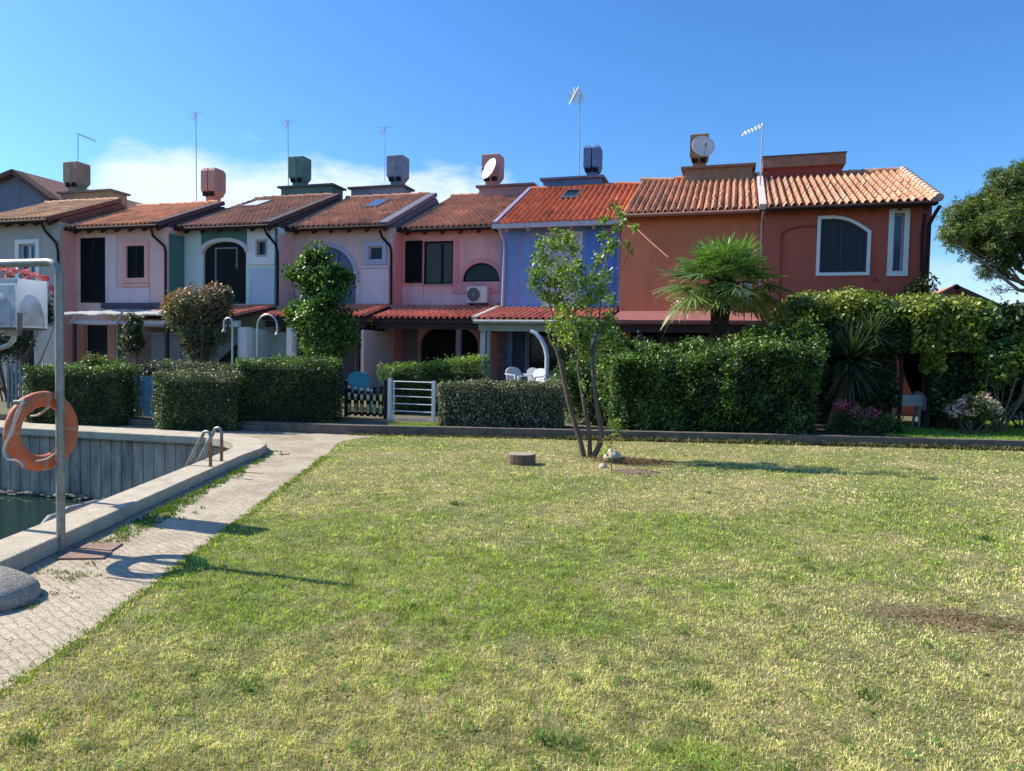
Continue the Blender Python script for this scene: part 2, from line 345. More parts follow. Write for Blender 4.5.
# quay: coping slab with rounded corner and wall of concrete sheet piles
quay = thing('quay_wall', (-7,9,-1.2), 'pale concrete quay edge with grey vertically jointed wall round the dock water', 'quay wall')
inner = [(inx(-3),-3.0),(inx(2),2.0),(inx(6),6.0)]+curve_in+back_in
outer = [(outx(-3),-3.0),(outx(2),2.0),(outx(6),6.0),(outx(8.4),8.4),(-6.72,9.1),(-6.95,9.55),(-7.45,10.05),(-8.3,10.5),(-12.9,10.25),(-40.2,8.3)]
COPE = mat('coping_concrete', (.47,.41,.31), .95, .16, 6, .7, 70, stain=(.27,.235,.18), stain_amt=.6, stain_scale=2.5)
COPE_R = COPE
n_ = len(inner); MBc = MB()
for i in range(len(inner)-1):
    # resample outer by index fraction
    pass
def resample(pts, k):
    pts = np.array(pts, float); seg = np.linalg.norm(np.diff(pts, axis=0), axis=1); s = np.concatenate([[0], np.cumsum(seg)]); q = np.linspace(0, s[-1], k)
    return np.stack([np.interp(q, s, pts[:, 0]), np.interp(q, s, pts[:, 1])], 1)
MBc.prism_xy([tuple(p) for p in inner]+[tuple(p) for p in outer[::-1]], -.0, .13)
cop = MBc.build('coping', COPE, quay)
mdf = cop.modifiers.new('bevel', 'BEVEL'); mdf.width = .015; mdf.segments = 2; mdf.limit_method = 'ANGLE'
# piles: panels 0.45 m wide with dark joints
PILE = mat('pile_concrete', (.42,.355,.27), .9, .35, 5, .6, 40, stain=(.07,.07,.065), stain_amt=.8, stain_scale=2.2, stretch=(1,1,.25))
pl = MB(); path2 = np.array(inner[1:], float); seg = np.linalg.norm(np.diff(path2, axis=0), axis=1); s = np.concatenate([[0], np.cumsum(seg)])
q = np.arange(0, min(s[-1], 28), .215)
for a_ in q:
    b_ = a_+.198
    p0 = np.array([np.interp(a_, s, path2[:,0]), np.interp(a_, s, path2[:,1])]); p1 = np.array([np.interp(b_, s, path2[:,0]), np.interp(b_, s, path2[:,1])])
    d_ = (p1-p0); d_ /= np.linalg.norm(d_)+1e-9; nn = np.array([d_[1], -d_[0]])   # away from the basin
    if True:
        off = .05
        c0, c1, c2, c3 = p0+nn*off+d_*0, p1+nn*off, p1+nn*(off+.12), p0+nn*(off+.12)
        pl.prism_xy([c0, c1, c2, c3], -1.9, -.002)
pl.build('pile_wall', PILE, quay)
bk = MB(); DJ = mat('wet_joint', (.10,.095,.08), .8)
for i in range(len(path2)-1):
    p0, p1 = path2[i], path2[i+1]; d_ = (p1-p0)/np.linalg.norm(p1-p0); nn = np.array([d_[1], -d_[0]])
    bk.prism_xy([p0+nn*.13-d_*.05, p1+nn*.13+d_*.05, p1+nn*.3+d_*.05, p0+nn*.3-d_*.05], -1.9, -.004)
bk.build('joint_backing', DJ, quay)
# ragged ledge of stones and weed at the water line
lg = []
for i in range(260):
    a_ = rng.uniform(1.0, 20); p = np.array([np.interp(a_, s, path2[:,0]), np.interp(a_, s, path2[:,1])]); lg.append((p[0]-.05, p[1]-rng.uniform(.02,.12), rng.uniform(-1.08,-1.0)))
stn = MB()
for (x_, y_, z_) in lg:
    r_ = rng.uniform(.03,.09); stn.tube([(x_-r_, y_, z_), (x_, y_, z_+r_*.1), (x_+r_, y_, z_)], [r_*.3, r_*.5, r_*.25], 5)
stn.build('waterline_stones', mat('weedy_stone', (.16,.16,.13), .9, .5, 12), quay)

# low wall along the gardens
kw = MB()
kp = [np.array(p, float) for p in [(-9.6,11.95)]+kerb_pts]
outl = [tuple(p) for p in kp]; innr = []
for i, p in enumerate(kp):
    d_ = kp[min(i+1, len(kp)-1)]-kp[max(i-1, 0)]; d_ /= np.linalg.norm(d_); innr.append((p[0]-d_[1]*.2, p[1]+d_[0]*.2))
kw.prism_xy(outl+innr[::-1], -.03, .185)
kwo = kw.build('garden_wall', mat('dark_kerb_stone', (.135,.115,.095), .95, .3, 7, .6, 40, stain=(.07,.06,.045), stain_amt=.7, stain_scale=3), origin=(0,14.2,0))
tag(kwo, 'long low brownish stone kerb wall between the lawn and the gardens', 'wall')
# right garden path patch
sheet('garden_path', [G(905,424,.134)[:2], G(960,425,.134)[:2], G(1010,440,.134)[:2], G(940,439,.134)[:2]], .134, PAVE)['kind'] = 'structure'

# ------------------------------------------------------------ grass
def inside(poly, X, Y):
    poly = np.array(poly, float); c = np.zeros(len(X), bool); j = len(poly)-1
    for i in range(len(poly)):
        xi, yi = poly[i]; xj, yj = poly[j]
        with np.errstate(divide='ignore', invalid='ignore'):
            c ^= ((yi > Y) != (yj > Y)) & (X < (xj-xi)*(Y-yi)/(yj-yi)+xi)
        j = i
    return c
TREE = np.array([-2.1, 11.2]); PATCH = G(962,622)[:2]
def blades(P, hgt, wid, cols, lean=.9):
    n = len(P); an = rng.uniform(0, 2*np.pi, n); dx = np.stack([np.cos(an), np.sin(an), np.zeros(n)], 1)
    ph = rng.uniform(0, 2*np.pi, n); wv = np.stack([np.cos(ph), np.sin(ph), np.zeros(n)], 1)*(wid*.5)[:, None]
    ln = rng.uniform(.1, lean, n)[:, None]; h = hgt[:, None]; z = np.array([0, 0, 1.0])
    mid = P+z*h*.6+dx*h*ln*.3; tip = P+z*h*(1-.25*ln)+dx*h*ln*1.0
    v = np.stack([P-wv, P+wv, mid+wv*.8, mid-wv*.8, tip], 1).reshape(-1, 3); i = np.arange(n)[:, None]*5
    f = np.concatenate([i+np.array([0,1,2]), i+np.array([0,2,3]), i+np.array([3,2,4])], 1).reshape(-1, 3)
    return v, f, np.repeat(cols, 3, axis=0)
def grass_cols(X, Y, n):
    P2 = np.stack([X, Y, np.zeros(n)], 1)
    big_ = .5*vn3(P2, .45, 3)+.3*vn3(P2, 1.4, 4)+.2*vn3(P2, 4.5, 6)
    dry = np.clip((big_-.42)/.12, 0, 1)
    dist = np.hypot(X-TREE[0], (Y-TREE[1]))
    far = np.clip((Y*.955-X*.29-5)/6, 0, 1)
    dry = np.clip(dry*.60+far*.24+.9*np.exp(-(np.hypot((X+2.5)/1.5,(Y-10.6)/.75))**2)+.10*(X > 0), 0, .93)
    dry *= np.clip((X+5.5+.2*Y)/2.0+.3, .25, 1)            # greener along the path
    k = rng.uniform(0, 1, n) < np.maximum(dry*.8+.06, .95*np.exp(-(np.hypot((X+2.6)/1.7,(Y-10.7)/.9))**2))
    green = np.array([.29,.41,.08])*rng.uniform(.5, 1.45, (n, 1))+rng.uniform(0, 1, (n, 1))*np.array([.09,.06,.0])
    straw = np.array([.80,.67,.38])*rng.uniform(.55, 1.25, (n, 1))
    cl_ = (.58+.84*vn3(P2, 17, 31))*(.86+.28*vn3(P2, 5, 32))
    return np.where(k[:, None], straw, green)*cl_[:, None], dry
NB = 780000
th = _yaw+rng.uniform(-1, 1, NB)*math.radians(49); dd = np.exp(rng.uniform(math.log(1.9), math.log(19), NB))
X = -np.sin(th)*dd; Y = np.cos(th)*dd
P2 = np.stack([X, Y, np.zeros(NB)], 1)
ok = inside(lawn_poly, X, Y)
# worn earth patches: at the right, round the tree, and small scattered gaps
pd = np.hypot((X-PATCH[0])/.62, (Y-PATCH[1])/.26)+.7*(vn3(P2, 5, 11)-.5)
mound = np.hypot((X+1.35)/.5, (Y-10.75)/.22)
keep = rng.uniform(0, 1, NB) < np.clip((pd-.75)*2.2, .12, 1)*np.clip((mound-.7)*2, .2, 1)*np.clip((vn3(P2, 9, 21)-.10)*6, .35, 1)
ok &= keep; X, Y, dd = X[ok], Y[ok], dd[ok]; n = len(X); P2 = np.stack([X, Y, np.zeros(n)], 1)
cols, dry = grass_cols(X, Y, n)
hgt = rng.uniform(.010, .030, n)*(.55+.55*vn3(P2, 3.0, 8)+.45*vn3(P2, 13, 31))*(1-.25*dry)
wid = np.clip(.0009*dd, .0022, .011)*rng.uniform(.7, 1.4, n)
parts = [blades(P2, hgt, wid, cols, 1.6)]
# taller tufts along the kerb, the path edge, between the quay and path, and weeds in the foreground
def tuft(cx, cy, n, r, h, col=(.11,.18,.03), z=0.0, ry=None):
    a = rng.normal(size=(n, 2))*np.array([r, ry or r])
    P = np.stack([cx+a[:,0], cy+a[:,1], np.full(n, z)], 1); c = np.array(col)*rng.uniform(.6, 1.5, (n, 1))
    parts.append(blades(P, rng.uniform(.5, 1, n)*h, np.full(n, max(.003, .0011*math.hypot(cx, cy))), c, 1.1))
kpa = np.array(kerb_pts[2:], float)
for i in range(1500):
    a_ = rng.uniform(0, 15); sg = np.linalg.norm(np.diff(kpa, axis=0), axis=1); ss = np.concatenate([[0], np.cumsum(sg)])
    tuft(np.interp(a_, ss, kpa[:,0]), np.interp(a_, ss, kpa[:,1])-.04, 7, .03, rng.uniform(.04,.15) if a_ > 4 else .06, (.13,.15,.05) if rng.uniform() < .6 else (.3,.25,.12))
for i in range(900):
    a_ = rng.uniform(-1, 9.5); tuft(np.interp(a_, [p[1] for p in lawn_edge], [p[0] for p in lawn_edge])+rng.uniform(-.03,.05), a_, 7, .02, .03, (.2,.28,.045))
for yy, w_, k_ in ((4.9,.12,26),(5.4,.16,60),(5.9,.14,60),(6.5,.08,30),(7.1,.08,24),(7.7,.06,20),(8.3,.06,16),(8.9,.06,12)):
    for k in range(k_): 
        y_ = yy+rng.normal()*.28; tuft(outx(y_)+.13+abs(rng.normal())*w_, y_, 12, .022, .05, (.11,.19,.03))
for (px_, py_, k_) in ((118,541,14),(75,577,18),(52,573,8),(25,607,12),(60,595,5),(155,528,6),(95,565,4),(283,455,8),(276,452,7)):
    g_ = G(px_, py_)
    for k in range(k_): tuft(g_[0]+rng.normal()*.06, g_[1]+rng.normal()*.045, 9, .015, .03, (.16,.19,.05))
for (px_, py_) in ((570,748),(592,756),(545,742),(30,745),(250,690),(985,540),(700,690),(455,505),(415,610),(870,700)):
    g_ = G(px_, py_); tuft(g_[0], g_[1], 60, .035, .06, (.07,.15,.025))
wst = []
for _ in range(330):
    th_ = _yaw+rng.uniform(-1, 1)*math.radians(46); d_ = math.exp(rng.uniform(math.log(2.2), math.log(9))); cx, cy = -math.sin(th_)*d_, math.cos(th_)*d_
    if inside(lawn_poly, np.array([cx]), np.array([cy]))[0]:
        if rng.uniform() < .5: tuft(cx, cy, 22, .03, .045, (.12,.22,.04) if rng.uniform() < .7 else (.5,.42,.2))
        else:
            k_ = rng.integers(5, 14); Pw = np.stack([cx+rng.normal(size=k_)*.022, cy+rng.normal(size=k_)*.022, rng.uniform(.018,.035,k_)], 1)
            wst.append(leaves(Pw, .024, [(.07,.15,.03),(.13,.24,.05)], np.tile([0,0,1.0],(k_,1)), .75, .7))
parts += wst
# grass in the gardens behind the kerb on the right and by the white gate
for (x0, x1, y0, y1, n3) in ((886,1030,422,443,26000),(388,470,424,431,3500)):
    px_ = rng.uniform(x0, x1, n3); py_ = rng.uniform(y0, y1, n3)
    Q = np.array([G(a, b, .13) for a, b in zip(px_, py_)])
    gp = np.array([G(905,424,.134)[:2], G(960,425,.134)[:2], G(1010,440,.134)[:2], G(940,439,.134)[:2]])
    Q = Q[~inside(gp, Q[:,0], Q[:,1]) | (rng.uniform(0, 1, len(Q)) < .3)]
    kl = np.interp(Q[:,0], kpa[:,0], kpa[:,1]); Q = Q[Q[:,1] > kl+.22]
    parts.append(blades(Q, rng.uniform(.03,.07,len(Q)), np.full(len(Q), .016), np.array([.24,.37,.06])*rng.uniform(.6,1.4,(len(Q),1))))
v, f, c = merge(parts)
g = npmesh('grass', v, f, GRASS, cols=c); tag(g, 'short patchy green and straw coloured lawn grass', 'grass', kind='stuff')
# dry clippings and leaf litter lying on the lawn and the path
n4 = 9000; th = _yaw+rng.uniform(-1, 1, n4)*math.radians(47); dd = np.exp(rng.uniform(math.log(2), math.log(13), n4)); Q = np.stack([-np.sin(th)*dd, np.cos(th)*dd, np.full(n4, .012)], 1)
iln = inside(lawn_poly, Q[:,0], Q[:,1]); ipa = inside(path_poly, Q[:,0], Q[:,1]) & (vn3(Q, 2.5, 9) > .5)
Q = Q[iln | ipa]
v, f, c = leaves(Q, .022, [(.12,.07,.03),(.30,.20,.09),(.42,.33,.18)], np.tile([0,0,1.0], (len(Q),1)), .8, .35)
tag(npmesh('leaf_litter', v, f, GRASS, cols=c), 'small dry leaves and clippings on lawn and path', 'leaf litter', kind='stuff')
# ------------------------------------------------------------ houses
YF = [20.5, 21.15, 21.95, 22.85, 23.6, 23.2, 22.6, 22.35]
BPX = [(-40,60), (60,168), (168,278), (278,393), (393,504), (504,623), (623,762), (762,930)]
XR = [float(V(b[1], 260, y)[0]) for b, y in zip(BPX, YF)]
XL = [XR[0]-4.0]+XR[:-1]
GZ = .15
EAVE_PX = [(43,220.5), (115,227.3), (220,227.5), (335,228), (445,229), (560,224.5), (700,213), (850,206)]
EZ = [float(V(x, y, yf-.42)[2]) for (x, y), yf in zip(EAVE_PX, YF)]
def tiles(x0, x1, ye, ze, yr, zr, base, root, name='roof', cw=.205, cl=.36, cutl=None, cutr=None, spread=.3, lich=None, dirt=.4):
    """barrel tile field: rounded covers over troughs, stepped in courses"""
    nc = max(2, int(round((x1-x0)/cw))); cw = (x1-x0)/nc
    Ls = math.hypot(yr-ye, zr-ze); nr_ = max(2, int(round(Ls/cl)))
    sy, sz = (yr-ye)/Ls, (zr-ze)/Ls; ny, nz = -sz, sy
    prof = []
    for k in range(7): a_ = math.pi*k/6; prof.append((.5-.30*math.cos(a_), .062*math.sin(a_)+.012))
    prof = [(.0, .0), (.12, .004)]+[(0.17+.66*k/6., .098*math.sin(math.pi*k/6)+.006) for k in range(7)]+[(.9,.003)]
    Vv, Ff, Cc = [], [], []
    base = np.array(base)
    for c_ in range(nc):
        for r_ in range(nr_):
            s0 = Ls*r_/nr_-.02; s1 = Ls*(r_+1)/nr_+.015
            u0 = rng.normal()*.006; b = len(Vv); lift = .012+rng.uniform(0, .006)
            for (s_, l_, sc_) in ((s0, lift, 1.0), (s1, .0, .86)):
                for (pu, ph) in prof:
                    pc = .5+(pu-.5)*sc_
                    x = x0+(c_+pc)*cw+u0; h = ph*(1 if sc_ == 1 else .92)+l_
                    Vv.append((x, ye+sy*s_+ny*h, ze+sz*s_+nz*h))
            m_ = len(prof)
            for k in range(m_-1): Ff.append((b+k, b+k+1, b+m_+k+1, b+m_+k))
            # end lip of the course
            for k in range(m_):
                x, y, z = Vv[b+k]; Vv.append((x, y-ny*.02-sy*.0, z-nz*.02))
            for k in range(m_-1): Ff.append((b+2*m_+k, b+2*m_+k+1, b+k+1, b+k))
            t_ = base*(1+rng.normal()*spread*.22); 
            q = rng.uniform()
            if q < .04: t_ = t_*np.array([.72,.72,.75])
            elif q > .88: t_ = t_*np.array([1.2,1.18,1.12])
            elif lich is not None and q > .76: t_ = (np.array(lich)*.6+base*.4)*rng.uniform(.85, 1.1)
            pn_ = float(vn3(np.array([[c_*.25, r_*.5, x0]]), 1.0, 3)[0]); t_ = t_*(1-dirt*.5+dirt*pn_)
            Cc += [np.clip(t_, .01, .9)]*(2*(m_-1))
    Vv = np.array(Vv); Ff = np.array(Ff)
    o = npmesh(name, Vv, Ff, TILE, root, np.array(Cc)); return o
def ridge_caps(x0, x1, y, z, base, parent, r=.10):
    mb = MB(); k = max(2, int((x1-x0)/.38))
    for i in range(k):
        a_ = x0+(x1-x0)*i/k; b_ = x0+(x1-x0)*(i+1)/k+.03; h = rng.normal()*.008
        mb.tube([(a_, y, z+h+.012), (b_, y, z+h-.006)], [r*1.05, r*.9], 10)
    return mb.build('ridge_cap', mat('ridge_tile', base, .85, .3, 4, .3, 40), parent, True)
def arch_out(x0, x1, z0, zs, zt, n=14, skew=0.0):
    pts = [(x0, z0), (x1, z0), (x1, zs)]
    for k in range(1, n):
        a_ = math.pi*k/n; u = .5+.5*math.cos(a_)
        pts.append((x0+(x1-x0)*u, zs+(zt-zs)*math.sin(a_)))
    pts.append((x0, zs)); return pts
def rect(x0, x1, z0, z1): return [(x0, z0), (x1, z0), (x1, z1), (x0, z1)]
def grow(out, d):
    c = np.mean(out, axis=0); xs = [p[0] for p in out]; zs = [p[1] for p in out]
    w = max(xs)-min(xs); h = max(zs)-min(zs); cx = (max(xs)+min(xs))/2; cz = (max(zs)+min(zs))/2
    return [(cx+(p[0]-cx)*(w+2*d)/w, cz+(p[1]-cz)*(h+2*d)/h) for p in out]
def front_wall(i, holes, m, root, depth=9.0, dz=0):
    """facade with real openings and reveals, plus the other walls of the house"""
    x0, x1, y, z1 = XL[i]+.003, XR[i]-.003, YF[i], EZ[i]+.02
    outer = rect(x0, x1, -.02, z1); loops = [outer]+holes
    vl = [[Vector((a, b, 0)) for a, b in l] for l in loops]; fl = [p for l in vl for p in l]; mb = MB()
    fs = []
    for t in tessellate_polygon(vl): fs.append(tuple(t))
    mb.add([(p.x, y, p.y) for p in fl], fs)
    for h in holes:
        n = len(h); mb.add([(a, y, b) for a, b in h]+[(a, y+.22, b) for a, b in h], [(k, (k+1) % n, n+(k+1) % n, n+k) for k in range(n)])
    mb.add([(x0,y,-.02),(x0,y+depth,-.02),(x0,y+depth,z1),(x0,y,z1),(x1,y,-.02),(x1,y+depth,-.02),(x1,y+depth,z1),(x1,y,z1)], [(0,1,2,3),(5,4,7,6),(1,5,6,2)])
    o = mb.build('wall', m, root); WALLM[i] = m
    return o
def PX(i, x, y, off=0.0):
    p = V(x, y, YF[i]+off); return float(p[0]), float(p[2])
def box_px(i, x0, y0, x1, y1):
    a = PX(i, x0, (y0+y1)/2)[0]; b = PX(i, x1, (y0+y1)/2)[0]; c = PX(i, (x0+x1)/2, y1)[1]; d = PX(i, (x0+x1)/2, y0)[1]
    return a, b, c, d
def panel(i, name, bx, m, root, proud=.02, out=None, label=None):
    o = MB().prism_xz(out or rect(*bx), YF[i]-proud, YF[i]+.004).build(name, m, root)
    if label: o['label'] = label
    return o
def louvre(name, x0, x1, z0, z1, y, m, parent, t=.04):
    mb = MB(); fr = .055
    mb.box(x0, x0+fr, y, y+t, z0, z1).box(x1-fr, x1, y, y+t, z0, z1).box(x0+fr, x1-fr, y, y+t, z0, z0+fr).box(x0+fr, x1-fr, y, y+t, z1-fr, z1)
    k = max(3, int((z1-z0)/.06))
    for j in range(k):
        z = z0+fr+(z1-z0-2*fr)*j/k; mb.add([(x0+fr, y+.006, z), (x1-fr, y+.006, z), (x1-fr, y+.034, z+.055), (x0+fr, y+.034, z+.055)], [(0,1,2,3)])
    mb.box(x0+fr, x1-fr, y+.037, y+t, z0+fr, z1-fr)
    return mb.build(name, m, parent)
def downpipe(i, pts_px, m, root, r=.045, off=-.07, top_off=-.36):
    pts = []
    for k, (x, y) in enumerate(pts_px):
        p = V(x, y, YF[i]+(top_off if k == 0 else off)); pts.append(p)
    return MB().tube(pts, r, 8).build('downpipe', m, root, True)
RUNS = [3.2,3.4,4.6,4.2,4.9,4.2,4.4,4.7]; ZTOP = [7.56,7.42,7.98,7.93,8.13,8.0,8.0,7.93]
def roof_all(i, base, root, run=None, rise=None, verge=.25, lich=None, vm=None, spread=.3, left_verge=0.0, gutter=True, rx=None, gm=None, cap=True, soff=None):
    ye, ze = YF[i]-.42, EZ[i]; run = RUNS[i]; yr, zr = ye+run, ZTOP[i]
    x0 = XL[i]+left_verge; x1 = (rx if rx is not None else XR[i]-verge)
    t = tiles(x0, x1, ye, ze+.05, yr, zr+.05, base, root, 'roof', lich=lich, spread=spread)
    sl_ = MB(); n_ = np.array([0, -(zr-ze), yr-ye]); n_ = n_/np.linalg.norm(n_)
    xe = x1+(.0 if rx is None else 0)
    a_ = np.array([0, ye+.06, ze+.02]); b_ = np.array([0, yr, zr+.01])
    A = [np.array([x0, *p[1:]]) for p in (a_, b_)]; Bq = [np.array([xe, *p[1:]]) for p in (a_, b_)]
    sl_.add([A[0], Bq[0], Bq[1], A[1]]+[p-n_*.09 for p in (A[0], Bq[0], Bq[1], A[1])], [(0,1,2,3),(7,6,5,4),(0,4,5,1),(1,5,6,2),(2,6,7,3),(3,7,4,0)])
    sl_.build('roof_deck', soff or WOODDK, t)
    # gable walls closing the ends under the tiles
    for sx, xg in ((0, XL[i]+.006), (1, XR[i]-.256 if rx is None else XR[i]-.256)):
        gp = [(YF[i]+.01, ze-.05), (YF[i]+.01, ze+(zr-ze)*.43/run-.05), (yr, zr-.06), (yr+run*.85, ze+.2), (yr+run*.85, ze-.05)]
        mbg = MB(); nb2 = len(gp); mbg.add([(xg, y, z) for y, z in gp]+[(xg+.25, y, z) for y, z in gp], [tuple(range(nb2)), tuple(range(2*nb2-1, nb2-1, -1))]+[(k, nb2+k, nb2+(k+1)%nb2, (k+1)%nb2) for k in range(nb2)])
        mbg.build('gable_wall', vm or WALLM[i], t)
    # rear slope
    MB().add([(x0, yr, zr+.05), (xe, yr, zr+.05), (xe, yr+run, ze), (x0, yr+run, ze)], [(0,1,2,3)]).build('rear_slope', mat('rear_tiles', base, .9, .3, 3), t)
    if cap: ridge_caps(x0, x1, yr, zr+.10, tuple(np.array(base)*.85), t)
    k = int((XR[i]-XL[i])/.72)+1
    for j in range(k):
        x = XL[i]+.3+j*(XR[i]-XL[i]-.5)/max(1, k-1); MB().bar((x, ye+.12, ze-.10), (x, YF[i]+.02, ze+.10), .09, .13).build('rafter', soff or WOODDK, t)
    if vm is not None and rx is None:
        vb = MB(); vb.bar((XR[i]-verge/2, ye-.02, ze+.06), (XR[i]-verge/2, yr+.05, zr+.09), verge, .16)
        vb.build('verge', vm, t)
    if gutter:
        g_ = MB().tube([(x0-.03, ye-.06, ze-.01), (XR[i]-.05 if rx is None else xe, ye-.06, ze-.01)], .058, 8).build('gutter', gm or BROWNMET, root, True)
    return t, (ye, ze, yr, zr)
def chimney(i, x0, y0, x1, y1, Yc, m, t, split=False, slab=None, slab_m=None):
    """flared concrete stack head with slots on a flat slab behind the ridge"""
    a = V(x0, (y0+y1)/2, Yc)[0]; b = V(x1, (y0+y1)/2, Yc)[0]; zb = V((x0+x1)/2, y1, Yc)[2]; zt = V((x0+x1)/2, y0, Yc)[2]
    cx = (a+b)/2; hw = (b-a)/2/(1+.85*abs(cx)/Yc); hd = hw*.95; h = zt-zb; mb = MB(); c, s_ = math.cos(.0), math.sin(.0)
    def ringp(sx, sy, z, ox=0, w=1): return [(ox-hw*sx, Yc-hd*sy, z), (ox+hw*sx, Yc-hd*sy, z), (ox+hw*sx, Yc+hd*sy, z), (ox-hw*sx, Yc+hd*sy, z)]
    def loft(rings):
        v = [p for r in rings for p in r]; f = []
        for k in range(len(rings)-1):
            for j in range(4): f.append((k*4+j, k*4+(j+1) % 4, k*4+4+(j+1) % 4, k*4+4+j))
        f.append((3,2,1,0)); e = (len(rings)-1)*4; f.append((e, e+1, e+2, e+3)); mb.add(v, f)
    if split:
        loft([ringp(.55,.55,zb-.1,cx), ringp(.6,.6,zb+h*.12,cx)])
        for sg in (-1, 1):
            ox = cx+sg*hw*.5
            loft([[(ox+(p[0]-cx)*.5*q1, p[1] if q2 else p[1], p[2]) for p in ringp(1, w_, z_, cx)] for q1, q2, w_, z_ in ((.55,0,.7,zb+h*.10), (.86,0,1,zb+h*.30), (.86,0,1,zb+h*.90), (.60,0,.75,zb+h*1.0))])
    else:
        loft([ringp(.62,.62,zb-.1,cx), ringp(.66,.66,zb+h*.08,cx), ringp(1,1,zb+h*.28,cx), ringp(1,1,zb+h*.97,cx), ringp(.93,.93,zt,cx)])
        mb.box(cx-.02, cx+.02, Yc-hd-.012, Yc-hd+.01, zb+h*.3, zb+h*.95)
    o = mb.build('chimney', m, t)
    sl2 = MB()
    for dx in (-.45, .45):
        sl2.box(cx+hw*(dx-.3), cx+hw*(dx+.3), Yc-hd*.93, Yc-hd*.6, zb+h*.09, zb+h*.23)
    sl2.build('vent_slot', SHUT, o)
    if slab:
        sx0, sy0, sx1, sy1 = slab; a = V(sx0, (sy0+sy1)/2, Yc-.55)[0]; b = V(sx1, (sy0+sy1)/2, Yc-.55)[0]; z1 = V((sx0+sx1)/2, sy0, Yc-.55)[2]; z0 = V((sx0+sx1)/2, sy1, Yc-.55)[2]
        b -= .8*abs(cx)/Yc
        q = MB(); q.box(a+.12, b-.12, Yc-.50, Yc+.4, z0-.5, z1-.085); q.build('chimney_base', m, t)
        MB().box(a, b, Yc-.62, Yc+.5, z1-.08, z1).build('cover_slab', slab_m or mat('slab', (.15,.15,.15), .9, .25, 3), t)
    return o
def skylight(i, x0, y0, x1, y1, geo, t, m=None):
    ye, ze, yr, zr = geo
    xm = (x0+x1)/2
    # meet the roof plane
    def hit(x, y):
        d = ray(x, y); nrm = np.array([0, -(zr-ze), yr-ye]); nrm /= np.linalg.norm(nrm); p0 = np.array([0, ye, ze+.16]); tt = ((p0-EYE)@nrm)/(d@nrm); return EYE+d*tt, nrm
    (p, nrm), (q, _) = hit(xm, y1), hit(xm, y0); w = abs(V(x1, y0, p[1])[0]-V(x0, y0, p[1])[0])*.42
    c = (p+q)/2; dv = (q-p); dv[0] = 0; L_ = max(np.linalg.norm(dv), .3)/2; dv = dv/np.linalg.norm(dv)
    xs = np.array([1, 0, 0.0]); 
    def pt(a, b, h): return c+xs*a*w+dv*b*L_+nrm*h
    mb = MB(); mb.add([pt(-1,-1,-.15), pt(1,-1,-.15), pt(1,1,-.15), pt(-1,1,-.15), pt(-1,-1,.03), pt(1,-1,.03), pt(1,1,.03), pt(-1,1,.03)], [(3,2,1,0),(4,5,6,7),(0,1,5,4),(1,2,6,5),(2,3,7,6),(3,0,4,7)])
    o = mb.build('skylight', mat('skylight_frame', (.10,.10,.10), .5, .1), t)
    MB().add([pt(-.82,-.82,.034), pt(.82,-.82,.034), pt(.82,.82,.034), pt(-.82,.82,.034)], [(0,1,2,3)]).build('pane', m or BGLASS, o)
    return o
def window(i, out, root, fm, pm, frame=.06, depth=.12, mullions=(), proud=None, name='window', pane='pane', label=None, inner_off=0.0):
    """frame inside the opening, set back from the wall face"""
    y = YF[i]; inn = grow(out, -frame)
    o = MB().ring_xz(out, inn, y+depth-.04, y+depth+.02).build(name, fm, root)
    if label: o['label'] = label
    MB().prism_xz(inn, y+depth, y+depth+.01).build(pane, pm, o)
    xs = [p[0] for p in inn]; zs = [p[1] for p in inn]; mm = MB(); k = 0
    for u in mullions:
        x = min(xs)+(max(xs)-min(xs))*u; mm.box(x-.03, x+.03, y+depth-.05, y+depth-.003, min(zs), min(zs)+(max(zs)-min(zs))*.97); k += 1
    if k: mm.build('mullion', fm, o)
    return o
def surround(i, out, w, m, root, proud=.05, name='window_surround'):
    return MB().ring_xz(grow(out, w), out, YF[i]-proud, YF[i]+.003).build(name, m, root)
WALLM = {}
def holes(i, *boxes): return [rect(*b) for b in boxes]

LAB = {}
# ---- house 1: grey beige
i = 0
r0 = thing('terraced_house', ((XL[0]+XR[0])/2, YF[0], 0), 'grey beige terraced house with white framed window at the left end of the row', 'house', 'row of coloured terraced houses')
bx = box_px(i, 19.5, 244, 36.5, 283); dk = box_px(i, 20, 325, 34, 372)
st1 = stucco('grey_beige_stucco', (.45,.42,.37)); front_wall(i, holes(i, bx, dk), st1, r0)
surround(i, rect(*bx), .17, WHITEP, r0); window(i, rect(*bx), r0, WHITEP, BGLASS, .04, .14, (.5,))
surround(i, rect(*box_px(i, -30, 244, -6, 283)), .17, WHITEP, r0)
MB().prism_xz(rect(*dk), YF[i]+.1, YF[i]+.14).build('door', SHUT, r0)
t, geo = roof_all(i, (.68,.37,.20), r0, vm=mat('verge_brown', (.16,.08,.06), .9, .2), spread=.4, lich=(.33,.27,.2), verge=.12)
chimney(i, 64, 163.5, 90, 190.5, 25.5, mat('tan_concrete', (.33,.255,.175), .95, .25, 4, .5, 30, stain=(.12,.10,.08), stain_amt=.7, stain_scale=2), t, slab=(58,190,128,199))
downpipe(i, [(41,222),(45,231),(56,243),(58,252),(58,330)], BROWNMET, r0)
